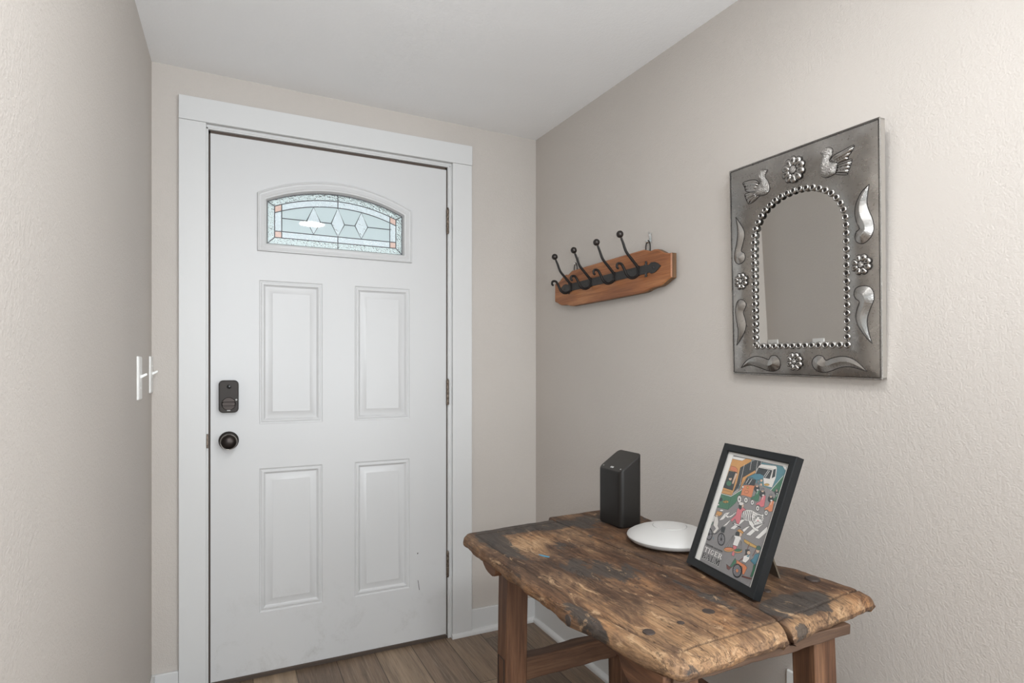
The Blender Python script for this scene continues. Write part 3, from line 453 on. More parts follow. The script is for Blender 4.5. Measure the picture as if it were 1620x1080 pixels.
for c in dcx:
    q = [(c-HW, ZM), (c, top2(c)), (c+HW, ZM), (c, zlo)]; ci = [(lerp(c, x, .45), lerp(ZM, z, .45)) for x, z in q]
    b = MB(); b.loft([[(x, GY+.004, z) for x, z in q], [(x, GY+.001, z) for x, z in q], [(x, GY-.003, z) for x, z in ci]]); b.build('diamond_glass', 'bevel_glass', door, smooth=None)
b = MB(); r = .0019; y = GY-.0005
def came(pts, rr=r): b.tube([(x, y, z) for x, z in pts], rr, 8)
tp = lambda f, a, c: [(x, f(x)) for x in xs_(a, c, 24)]
came(tp(top0, x0, x1), .003); came([(x0, z0), (x0, top0(x0))], .0028); came([(x1, z0), (x1, top0(x1))], .0028); came([(x0, z0), (x1, z0)], .0022)
came(tp(top1, xa, xb)); came(tp(top2, xa, xb)); came([(xa, za_), (xb, za_)]); came([(xa, zc_), (xb, zc_)])
for xq in (xa, xc, xd, xb): came([(xq, za_), (xq, top1(xq))])
came([(x0, z0), (xa, za_)]); came([(x1, z0), (xb, za_)]); came([(x0, top0(x0)), (xa, top1(xa))]); came([(x1, top0(x1)), (xb, top1(xb))])
came([(xm, z0), (xm, zc_)]); came([(xm, top2(xm)), (xm, top0(xm))])
for c in dcx: came([(c-HW, ZM), (c, top2(c)), (c+HW, ZM), (c, zlo), (c-HW, ZM)])
for p, q in ((xc, dcx[0]-HW), (dcx[0]+HW, dcx[1]-HW), (dcx[1]+HW, dcx[2]-HW), (dcx[2]+HW, xd)): came([(p, ZM), (q, ZM)])
b.build('leading', 'lead', door)
b = MB(); b.columns(xs_(x0, x1, 30), lambda x: z0, top0, GY-.0065, GY-.0045); b.build('clear_pane', 'clear_pane', door, smooth=None)
# bottom sweep
b = MB(); b.box((.002, DY-.004, .0115), (DW-.002, DY+.001, .0205)); b.box((.002, DY, .0078), (DW-.002, .04, .0139)); b.build('door_sweep', 'weatherstrip', door, bevel=.0012)
# electronic deadbolt
lcx, lcz = .0605, 1.074
b = MB(); b.loft([[(x, y, z) for x, z in rrect(lcx, lcz, w, h, rr)] for w, h, rr, y in ((.066, .119, .014, DY), (.067, .120, .015, DY-.006), (.066, .119, .015, DY-.026), (.0635, .1165, .014, DY-.0305), (.060, .113, .012, DY-.032))])
lock = b.build('deadbolt_lock', 'bronze', door, smooth=35)
b = MB(); b.lathe([(.0225, 0), (.0232, -.0008), (.0238, 0)], 40, 'y', (lcx+.0, DY-.0322, lcz-.0265)); b.lathe([(.0001, 0), (.0222, 0), (.0222, -.0006), (.0001, -.0006)], 40, 'y', (lcx, DY-.0317, lcz-.0265)); b.build('turn_ring', 'bronze_dark', lock)
b = MB(); b.loft([[(x, y, z) for x, z in rrect(lcx, lcz-.0265, w, h, .004)] for w, h, y in ((.0435, .0155, DY-.032), (.0425, .0145, DY-.042), (.040, .012, DY-.0445))]); b.build('thumb_turn', 'bronze_dark', lock, smooth=40)
b = MB(); b.lathe([(.0075, 0), (.0075, -.0012), (.006, -.0022), (.0001, -.0026)], 28, 'y', (lcx+.001, DY-.0318, lcz+.0365)); b.build('top_button', 'lens_black', lock)
b = MB(); b.lathe([(.0032, 0), (.0032, -.001), (.0001, -.001)], 16, 'y', (lcx+.0255, DY-.032, lcz-.012)); b.build('status_light', 'grey_mark', lock)
b = MB(); b.box((lcx-.0055, DY-.0327, lcz-.0525), (lcx+.0055, DY-.0318, lcz-.0493)); b.build('brand_mark', 'grey_mark', lock)
# door knob
kx, kz = .0605, .909
b = MB(); b.lathe([(.0335, 0), (.0345, -.003), (.0335, -.008), (.030, -.011), (.017, -.013), (.012, -.016), (.0115, -.030), (.013, -.036)], 40, 'y', (kx, DY, kz)); knob = b.build('door_knob', 'bronze', door)
b = MB(); b.lathe([(.012, -.034), (.0205, -.038), (.0272, -.0445), (.0290, -.050), (.0285, -.055), (.0268, -.0575), (.0262, -.0572)], 44, 'y', (kx, DY, kz)); b.build('knob_rim', 'bronze_edge', knob)
b = MB(); b.lathe([(.0264, -.0565), (.0245, -.0605), (.021, -.064), (.0145, -.0668), (.007, -.0682), (.0001, -.0686)], 44, 'y', (kx, DY, kz)); b.build('knob_face', 'bronze_dark', knob)
# hinges
for zc in (1.820, 1.075, .326):
    b = MB(); hxx = DW+.0042
    for k in range(5): z0_ = zc-.052+k*.0208; b.lathe([(.0058, z0_), (.0062, z0_+.001), (.0062, z0_+.0188), (.0058, z0_+.0198)], 16, 'z', (hxx, DY-.0085, 0))
    b.lathe([(.0048, zc-.056), (.0048, zc+.056), (.003, zc+.0585)], 14, 'z', (hxx, DY-.0085, 0))
    b.box((DW-.0005, DY-.0012, zc-.05), (DW+.004, DY+.0002, zc+.05)); b.build('hinge', 'hinge_metal', door)
# scuffs gouged into the paint near the hinge side
b = MB(); b.prism([(.783, .389), (.787, .393), (.7885, .389), (.786, .385)], DY-.0003, DY+.0004); b.prism([(.786, .276), (.7885, .272), (.7945, .232), (.7925, .231)], DY-.0003, DY+.0004); b.build('paint_chip', 'gap_dark', door, smooth=None)
# ------------------------------------------------------------------ switches and outlet
def switch(y0, y1, z0, z1, label):
    cy, cz = (y0+y1)/2, (z0+z1)/2
    t = thing('light_switch', (XL, cy, cz), label, 'light switch'); o = t.location
    b = MB(); w, h = y1-y0, z1-z0
    b.loft([[(XL+x, y, z) for y, z in rrect(cy, cz, w-d, h-d, .003)] for x, d in ((.0002, 0), (.0035, 0), (.006, .005))]); b.build('plate', 'plastic_white', t, o, smooth=35)
    b = MB(); b.box((XL+.005, cy-.005, cz-.012), (XL+.0068, cy+.005, cz+.012))
    b.loft([[(XL+.006, cy-.0042, cz-.002), (XL+.006, cy+.0042, cz-.002), (XL+.006, cy+.0042, cz+.008), (XL+.006, cy-.0042, cz+.008)], [(XL+.024, cy-.0036, cz+.0095), (XL+.024, cy+.0036, cz+.0095), (XL+.022, cy+.0036, cz+.0155), (XL+.022, cy-.0036, cz+.0155)]]); b.build('toggle', 'plastic_white', t, o, bevel=.0008)
    for dz in (-.0302, .0302):
        b = MB(); b.lathe([(.0036, .0055), (.0036, .0066), (.0001, .0074)], 14, 'x', (XL, cy, cz+dz)); b.build('screw', 'plastic_white', t, o)
switch(-.362, -.293, 1.082, 1.214, 'white toggle light switch on left wall, nearer the camera and farther from the corner')
switch(-.073, -.0035, 1.092, 1.220, 'white toggle light switch on left wall tucked into the corner by the door')
t = thing('wall_outlet', (XR, -1.411, .345), 'white outlet plate low on right wall, half hidden behind rear table leg', 'outlet'); o = t.location
b = MB(); b.loft([[(XR-x, y, z) for y, z in rrect(-1.411, .345, .072-d, .118-d, .003)] for x, d in ((.0002, 0), (.0035, 0), (.006, .005))]); b.build('plate', 'plastic_white', t, o, smooth=35)
for dz in (-.02, .02):
    b = MB(); b.loft([[(XR-x, y, z) for y, z in rrect(-1.411, .345+dz, .034, .028, .008)] for x in (.0055, .0078)]); b.build('receptacle', 'plastic_white', t, o, smooth=35)
# ------------------------------------------------------------------ ceiling lamp (above the frame, mirrored in the door glass)
lz = ceil_z(*LAMP)
t = thing('ceiling_light', (LAMP[0], LAMP[1], lz), 'slim round white ceiling light over the entry', 'ceiling light'); o = t.location
b = MB(); b.lathe([(.098, .001), (.100, -.004), (.098, -.012), (.088, -.0165), (.084, -.0150), (.0835, -.004)], 48, 'z', o); b.build('housing', 'plastic_white', t, o)
b = MB(); b.lathe([(.083, -.0085), (.083, -.0138), (.0001, -.0150)], 48, 'z', o); b.build('diffuser', 'lamp_diffuser', t, o)

# ------------------------------------------------------------------ coat rack
BY, BZ = -.597, 1.5105; XB, XF_ = XR-.007, XR-.028
t = thing('coat_rack', (XR, BY, BZ), 'reddish wooden coat rack with four black iron hooks hanging on right wall', 'coat rack'); o = t.location
half = [(0, .0715), (.228, .0705), (.245, .066), (.262, .0585), (.283, .0615), (.302, .0585), (.318, .050), (.336, .040), (.352, .0355), (.3705, .0345)]
hb = [(.3705, -.0445), (.352, -.0500), (.336, -.0580), (.318, -.0640), (.302, -.0655), (.283, -.0660), (.262, -.0690), (.245, -.0735), (.228, -.0755), (0, -.0760)]
rgt = half+hb; outl = [(BY-s, BZ+z+.004*(-s/.37)*-.5) for s, z in rgt]; outl += [(BY+s, BZ+z) for s, z in reversed(rgt)][1:-1]
b = MB(); ctr = (BY, BZ)
def shr(p, d): return (p[0]-math.copysign(d, p[0]-BY) if abs(p[0]-BY) > .2 else p[0], p[1]-math.copysign(d, p[1]-BZ))
b.loft([[(XB, y, z) for y, z in outl], [(XF_+.0035, y, z) for y, z in outl]], caps=False, mi=1); b.loft([[(XF_+.0035, y, z) for y, z in outl], [(XF_, *shr(p, .003)) for p in outl]])
bo = b.build('board', ['rack_wood', 'rack_edge'], None, o, smooth=30); bo.parent = t; bo.location = (0, 0, 0)
# grain of the board runs along its length (world Y): turn the texture by building on a swapped axis
b = MB(); xs0 = XF_-.0028
st = [(-.322, .0), (-.306, .011), (-.292, .0175), (-.274, .0185), (-.262, .0125), (-.252, .0150), (0, .0152)]
full = [(s, w) for s, w in st]+[(-s, w) for s, w in reversed(st[:-1])]
poly = [(BY+s, BZ+.002+w) for s, w in full]+[(BY+s, BZ+.002-w) for s, w in reversed(full)][1:-1]
b.prism(poly, XF_+.0004, xs0, 'yz')
for sg in (-1, 1):
    for zz in (-1, 1):
        c = (BY+sg*.247, BZ+.002+zz*.014); pts = [(c[0]+sg*.003*k-sg*.0022*k*k*.5, c[1]+zz*(.0042*k-.0002*k*k)) for k in range(4)]
        e = pts[-1]; pts += [(e[0]+sg*.004, e[1]-zz*.0005), (e[0]+sg*.0065, e[1]-zz*.004), (e[0]+sg*.0045, e[1]-zz*.0065)]
        b.tube([(xs0-.0005, y, z) for y, z in pts], [.0036, .0034, .0032, .003, .0028, .0026, .0022], 8)
for s in (-.285, .285): b.lathe([(.0048, 0), (.004, -.002), (.0001, -.003)], 12, 'x', (xs0, BY+s, BZ+.002))
b.build('iron_strap', 'iron_plate', t, o, smooth=35)
HP = [(1.2570, 1.6196), (1.2655, 1.602), (1.2785, 1.574), (1.303, 1.549), (1.3245, 1.5275), (1.3325, 1.513), (1.3215, 1.4945), (1.3005, 1.4865), (1.2815, 1.4945), (1.2685, 1.5170), (1.2568, 1.5315), (1.2420, 1.5300), (1.2400, 1.5190), (1.2460, 1.5150)]
RAD = [.0036, .0042, .0047, .0050, .0052, .0052, .0052, .0052, .0050, .0048, .0046, .0044, .0042, .0038]
def rr_at(n): return [lerp(RAD[min(int(i*(len(RAD)-1)/(n-1)), len(RAD)-2)], RAD[min(int(i*(len(RAD)-1)/(n-1))+1, len(RAD)-1)], (i*(len(RAD)-1)/(n-1)) % 1) for i in range(n)]
hk = None
for y in (-.364, -.510, -.664, -.804):
    if hk is None:
        b = MB(); pts = catmull([(x, y, z) for x, z in HP], 6); b.tube(pts, rr_at(len(pts)), 12)
        b.box((XF_-.0075, y-.0045, 1.495), (XF_-.0008, y+.0045, 1.530)); y_first = y
        hk = b.build('hook', 'iron', t, o)
        b = MB(); b.lathe([(.0001, -.0122), (.004, -.0116), (.0075, -.0098), (.0105, -.0064), (.0120, -.002), (.0122, .001), (.0112, .0052), (.0086, .0090), (.0050, .0114), (.0001, .0124)], 24, 'z', (1.2520, y, 1.6310)); ball = b.build('ball', 'iron_ball', hk, o)
    else:
        h2 = hk.copy(); COL.objects.link(h2); h2.parent = t; h2.location = (0, y-y_first, 0)
        b2 = ball.copy(); COL.objects.link(b2); b2.parent = h2
HR = []
for y in (-.372, -.834):
    b = MB(); zc = 1.5865; yc = y
    b.tube([(XR-.013, yc+.0115*math.cos(2*math.pi*k/28), zc+.026*math.sin(2*math.pi*k/28)) for k in range(28)], .0021, 8, close=True)
    b.build('hanging_ring', 'iron', t, o)
for y, lab in ((-.372, 'small zinc picture hook holding the coat rack ring nearer the door corner'), (-.834, 'small bright zinc picture hook holding the coat rack ring nearer the mirror')):
    t = thing('picture_hook', (XR, y, 1.625), lab, 'picture hook'); q = t.location
    b = MB(); w = .0055
    prof_ = [(XR-.0012, 1.6400), (XR-.0035, 1.6290), (XR-.006, 1.6360), (XR-.003, 1.6280), (XR-.0022, 1.6100), (XR-.0035, 1.609), (XR-.009, 1.6035), (XR-.0165, 1.606), (XR-.0195, 1.613)]
    vs = []; 
    for x, z in prof_: vs += [(x, y-w, z), (x, y+w, z), (x-.0009, y+w, z+.0004), (x-.0009, y-w, z+.0004)]
    b.loft([vs[i*4:i*4+4] for i in range(len(prof_))]); b.build('strip', 'zinc', t, q, smooth=50)
    b = MB(); b.tube([(XR+.004, y, 1.629), (XR-.009, y, 1.6400)], .0011, 8); b.lathe([(.0032, 0), (.0032, -.0012), (.0001, -.002)], 12, 'x', (XR-.009, y, 1.6400)); b.build('nail', 'zinc', t, q)

# ------------------------------------------------------------------ tin mirror
A, U, C = Vector(MIR['A']).normalized(), Vector(MIR['U']).normalized(), Vector(MIR['C'])
Yv = U.cross(A).normalized(); Zv = A.cross(Yv).normalized()
mt = Matrix((( A.x, Yv.x, Zv.x, C.x), (A.y, Yv.y, Zv.y, C.y), (A.z, Yv.z, Zv.z, C.z), (0, 0, 0, 1)))
t = thing('wall_mirror', None, 'embossed tin framed mirror with arched glass, doves and flowers, on right wall', 'mirror', mat=mt)
MW, MH = MIR['W']/2, MIR['H']/2
BP = [(-.129, -.2035), (-.1295, .060), (-.1275, .089), (-.121, .1120), (-.109, .1325), (-.092, .1500), (-.070, .1640), (-.046, .1735), (-.020, .1785), (0, .1795)]
BP2 = BP+[(-x+.0015, z-.0005) for x, z in reversed(BP[:-1])]+[(.134, -.2050)]
def resample(pts, step, closed):
    P = [Vector((p[0], p[1], 0)) for p in pts]; 
    if closed: P.append(P[0])
    L_ = [0]
    for i in range(1, len(P)): L_.append(L_[-1]+(P[i]-P[i-1]).length)
    n = max(3, round(L_[-1]/step)); out = []
    for k in range(n if closed else n+1):
        d = L_[-1]*k/n; i = max(j for j in range(len(L_)) if L_[j] <= d+1e-9); i = min(i, len(P)-2)
        out.append(P[i].lerp(P[i+1], (d-L_[i])/max(L_[i+1]-L_[i], 1e-9)))
    return out
def pip(x, z, poly):
    c = False; j = len(poly)-1
    for i in range(len(poly)):
        (xi, zi), (xj, zj) = poly[i][:2], poly[j][:2]
        if (zi > z) != (zj > z) and x < (xj-xi)*(z-zi)/(zj-zi)+xi: c = not c
        j = i
    return c
def dseg(x, z, poly, closed=True):
    best = 9.0; n = len(poly)
    for i in range(n if closed else n-1):
        ax, az = poly[i][:2]; bx, bz = poly[(i+1) % n][:2]; dx, dz = bx-ax, bz-az; q = dx*dx+dz*dz
        u = 0 if q < 1e-14 else max(0, min(1, ((x-ax)*dx+(z-az)*dz)/q)); best = min(best, math.hypot(x-ax-u*dx, z-az-u*dz))
    return best
open_poly = [tuple(p[:2]) for p in resample(BP2, .006, True)]
def sheet_h(x, z):      # gentle pillow of the tin between outer edge and opening
    e = min(MW-abs(x), MH-abs(z)); d = dseg(x, z, open_poly)
    k = e/(e+d+1e-6); s = math.sin(math.pi*min(max(k, 0), 1))
    return .0065*s + .0016*noise.noise(Vector((x*22, z*22, 3.1)))*min(1, e/.02)
# front sheet as a ring lofted from the outer rectangle to the opening
n_o = len(open_poly); 
def outer_pt(px, pz):    # radial projection onto the rectangle
    cx0, cz0 = 0.0, -.02; dx, dz = px-cx0, pz-cz0; k = 9e9
    if abs(dx) > 1e-9: k = min(k, ((MW-cx0) if dx > 0 else (-MW-cx0))/dx)
    if abs(dz) > 1e-9: k = min(k, ((MH-cz0) if dz > 0 else (-MH-cz0))/dz)
    return (cx0+dx*k, cz0+dz*k)
dense = [tuple(p[:2]) for p in resample(BP2, .003, True)]
ang = lambda p: math.atan2(p[1]+.02, p[0])
extra = []
for sx_, sz_ in ((MW, MH), (-MW, MH), (-MW, -MH), (MW, -MH)):
    a0 = math.atan2(sz_+.02, sx_); j = min(range(len(dense)), key=lambda i: abs((ang(dense[i])-a0+math.pi) % (2*math.pi)-math.pi)); extra.append((j, (sx_, sz_)))
ex_ = dict(extra); outer = [ex_.get(i, outer_pt(*p)) for i, p in enumerate(dense)]
FY = .0
b = MB(); rings = []; NR = 30
for k in range(NR+1):
    f = k/NR; ring = []
    for (ox, oz), (ix, iz) in zip(outer, dense):
        x, z = lerp(ox, ix, f), lerp(oz, iz, f); ring.append((x, FY+sheet_h(x, z)*(1 if 0 < k < NR else 0), z))
    rings.append(ring)
rings.append([(x*.985, FY-.004, z*.985-.0003) for x, z in dense])
b.loft(rings, True, False); b.build('tin_front', 'tin', t, smooth=60)
# side band, rolled front edge and backing
b = MB()
for (lo, hi) in (((-MW, -.017, -MH), (-MW+.004, -.0005, MH)), ((MW-.004, -.017, -MH), (MW, -.0005, MH)), ((-MW, -.017, MH-.004), (MW, -.0005, MH)), ((-MW, -.017, -MH), (MW, -.0005, -MH+.004))): b.box(lo, hi)
b.build('frame_side', 'tin_side', t, smooth=None, bevel=.0008)
b = MB(); cr_ = [(-MW, -MH), (MW, -MH), (MW, MH), (-MW, MH)]
for i in range(4): p, q = cr_[i], cr_[(i+1) % 4]; b.tube([(p[0], .0003, p[1]), (q[0], .0003, q[1])], .0016, 8)
b.build('rolled_edge', 'tin_relief', t)
b = MB()
for i in range(4): p, q = cr_[i], cr_[(i+1) % 4]; k = .9845; b.tube([(p[0]*k, .0009, p[1]*k*1.003), (q[0]*k, .0009, q[1]*k*1.003)], .0007, 6)
b.build('edge_seam', 'tin_incised', t)
b = MB(); b.box((-MW+.004, -.0165, -MH+.004), (MW-.004, -.012, MH-.004))
for sx_ in (-.12, .12): b.loft([[(sx_-.012, -.016, z), (sx_+.012, -.016, z), (sx_+.012, -.016-d, z), (sx_-.012, -.016-d, z)] for z, d in ((-MH+.02, .003), (MH-.02, .0265))])
b.build('backing', 'board_backing', t, smooth=None)
b = MB(); b.prism([(x*1.03, z*1.03) for x, z in open_poly], -.0062, -.0035, 'xz'); mg = b.build('mirror_glass', 'mirror_silver', t, smooth=None); mg.rotation_euler = (.012, 0, -.005)
# reliefs
def relief(name, poly, h, mode, mat='tin_relief', res=.0011, incise=True, mats=None, lines=(), parent=None, base=None):
    P = [p[:2] for p in catmull([(x, z, 0) for x, z in poly]+[(poly[0][0], poly[0][1], 0)], 3)][:-1]
    P = [(p[0], p[1]) for p in P]
    xs_m = [p[0] for p in P]; zs_m = [p[1] for p in P]; x0, x1, z0, z1 = min(xs_m), max(xs_m), min(zs_m), max(zs_m)
    b = MB(); nx, nz = int((x1-x0)/res)+2, int((z1-z0)/res)+2; idx = {}; dm = 0; D = {}
    for i in range(nx):
        for k in range(nz):
            x, z = x0+i*res, z0+k*res
            d = dseg(x, z, P); ins = pip(x, z, P)
            if ins or d < res*1.0: D[i, k] = d if ins else 0.0
    dm = max(D.values())
    vs = []; fs = []
    for (i, k), d in D.items():
        x, z = x0+i*res, z0+k*res; u = d/dm
        hh = h*u if mode == 'roof' else h*math.sqrt(max(0, 1-(1-min(1, u*1.6))**2)) if mode == 'dome' else h*min(1, u*2.2)
        for ln, g in lines:
            dl = dseg(x, z, ln, False); hh -= g*max(0, 1-dl/.0022)
        idx[i, k] = len(vs); vs.append((x, sheet_h(x, z)+.0003+max(hh, -.0002), z))
    for (i, k) in D:
        q = [(i, k), (i+1, k), (i+1, k+1), (i, k+1)]
        if all(p in idx for p in q): fs.append(tuple(idx[p] for p in q))
    b.add(vs, fs, 0)
    if incise: b.tube([(x, sheet_h(x, z)+.0005, z) for x, z in P], .0009, 6, 1, close=True)
    for ln, g in lines:
        c = catmull([(x, z, 0) for x, z in ln], 4); b.tube([(p[0], sheet_h(p[0], p[1])+.0012, p[1]) for p in c], .0007, 5, 1)
    return b.build(name, mats or [mat, 'tin_incised'], parent or t, smooth=None if mode == 'roof' else 60, recalc=True)
for lf in LEAF: relief('scroll_leaf', lf, .0075, 'roof')
for dv in DOVE:
    body = relief('dove', dv['body'], .0085, 'dome', mats=['tin_stipple', 'tin_incised'])
    ln = [(l, .0022) for l in dv['lines']]
    w_ = relief('wing', dv['wing'], .004, 'flat', parent=body, lines=ln); relief('tail', dv['tail'], .004, 'flat', parent=body, lines=ln)
    b = MB(); ex0, ez0 = dv['eye']; b.lathe([(.0017, .004), (.0017, .0068), (.0001, .0072)], 10, 'y', (ex0, sheet_h(ex0, ez0), ez0)); b.build('eye', 'tin_incised', body)
for fx0, fz0, fr, n in FLOW:
    b = MB(); h0 = sheet_h(fx0, fz0)
    for k in range(n):
        a = 2*math.pi*(k+.5)/n; L2 = fr*.36; W2 = fr*.285 if n == 8 else fr*.25; c = fr*.63
        rings = []
        for e_, hh in ((1.0, .0), (.93, .0026), (.78, .0046), (.5, .0060), (.2, .0052), (.02, .0048)):
            ring = []
            for m_ in range(18):
                th_ = 2*math.pi*m_/18; lu, lw = L2*e_*math.cos(th_), W2*e_*math.sin(th_)*(1+.25*math.cos(th_)); x = fx0+(c+lu)*math.cos(a)-lw*math.sin(a); z = fz0+(c+lu)*math.sin(a)+lw*math.cos(a); ring.append((x, h0+.0005+hh, z))
            rings.append(ring)
        b.loft(rings, True, True, 0); b.tube([(p[0], h0+.0012, p[2]) for p in rings[0]], .0009, 5, 1, close=True)
        for s_ in (-.35, 0, .35):
            b.tube([(fx0+(c+L2*u_)*math.cos(a+s_*.25*u_)-s_*W2*.7*math.sin(a), h0+.0062-.004*abs(u_-.1)**2, fz0+(c+L2*u_)*math.sin(a+s_*.25*u_)+s_*W2*.7*math.cos(a)) for u_ in (-.5, -.1, .35)], .0005, 5, 1)
    fl = b.build('flower', ['tin_relief', 'tin_incised'], t, smooth=60)
    b = MB(); b.lathe([(fr*.30, .0), (fr*.30, .003), (fr*.25, .0052), (fr*.14, .0066), (.0001, .0070)], 24, 'y', (fx0, h0, fz0)); b.tube([(fx0+fr*.30*math.cos(2*math.pi*k/24), h0+.0035, fz0+fr*.30*math.sin(2*math.pi*k/24)) for k in range(24)], .0008, 5, 1, close=True); b.build('flower_center', ['tin_stipple', 'tin_incised'], fl, smooth=60)
# beaded edge punched round the glass
proto = None
for p in resample(BP2, .0181, True):
    if proto is None:
        b = MB(); b.lathe([(.0090, -.001), (.0086, .0010), (.0074, .0028), (.0060, .0036), (.0046, .0030), (.0040, .0012)], 20, 'y', (0, 0, 0)); b.lathe([(.0041, .0014), (.0030, .0008), (.0001, .0006)], 16, 'y', (0, 0, 0), 1)
        proto = b.build('bead', ['tin_relief', 'tin_incised'], t, smooth=60); o_ = proto
    else: o_ = proto.copy(); COL.objects.link(o_); o_.parent = t
    o_.location = (p[0], .0006, p[1])
# ------------------------------------------------------------------ worn work table
TZ = .72; TO = (.945, -1.29, 0)
t = thing('wooden_table', TO, 'worn rustic wooden work table with rubbed dark patina standing against right wall', 'table')
def blobs(x, y, lst):
    s = 0
    for cx, cy, rx, ry, w in lst:
        d = ((x-cx)/rx)**2+((y-cy)/ry)**2
        if d < 1: s += w*(1-d)**.7
    return s
DARK = [(.70, -1.02, .045, .17, 1.0), (.80, -.935, .12, .04, .9), (.90, -.93, .09, .06, .8), (.84, -1.12, .10, .05, .35), (1.03, -.95, .08, .08, .5), (.655, -1.56, .022, .14, .9), (1.07, -1.64, .11, .05, 1.0), (1.0, -1.72, .045, .03, 1.2), (.86, -1.36, .06, .12, .35), (.93, -1.55, .02, .15, .5), (.70, -1.725, .03, .03, .8), (.80, -1.30, .07, .10, .4)]
PALE = [(.80, -1.04, .10, .075, 1.0), (.74, -1.12, .06, .08, .6), (.79, -1.62, .13, .12, .9), (.92, -1.06, .06, .10, .5), (.685, -1.6, .03, .15, 1.0), (1.1, -1.5, .05, .1, .5), (.86, -1.70, .16, .04, .9), (1.16, -1.665, .07, .04, .8), (.80, -1.45, .08, .12, .3), (.71, -1.4, .05, .15, .5)]
def fbm(x, y, z, s): return noise.fractal(Vector((x*s, y*s, z*s)), 1.0, 2.0, 4)
def edge_w(p, y):  # piecewise line through (y, x)
    for (y0, x0), (y1, x1) in zip(p, p[1:]):
        if y1 <= y <= y0: return lerp(x0, x1, (y0-y)/(y0-y1))
    return p[0][1] if y > p[0][0] else p[-1][1]
CR = [(-.80, .950), (-.88, .946), (-1.2, .958), (-1.45, .978), (-1.587, .979), (-1.66, .966), (-1.74, .946)]
FE = [(-.86, .646), (-.92, .641), (-1.0, .6395), (-1.30, .640), (-1.47, .643), (-1.63, .668), (-1.70, .686), (-1.78, .695)]
BE = [(-.78, 1.226), (-.9, 1.222), (-.95, 1.221), (-1.06, 1.208), (-1.44, 1.208), (-1.47, 1.216), (-1.50, 1.233), (-1.63, 1.241), (-1.80, 1.243)]
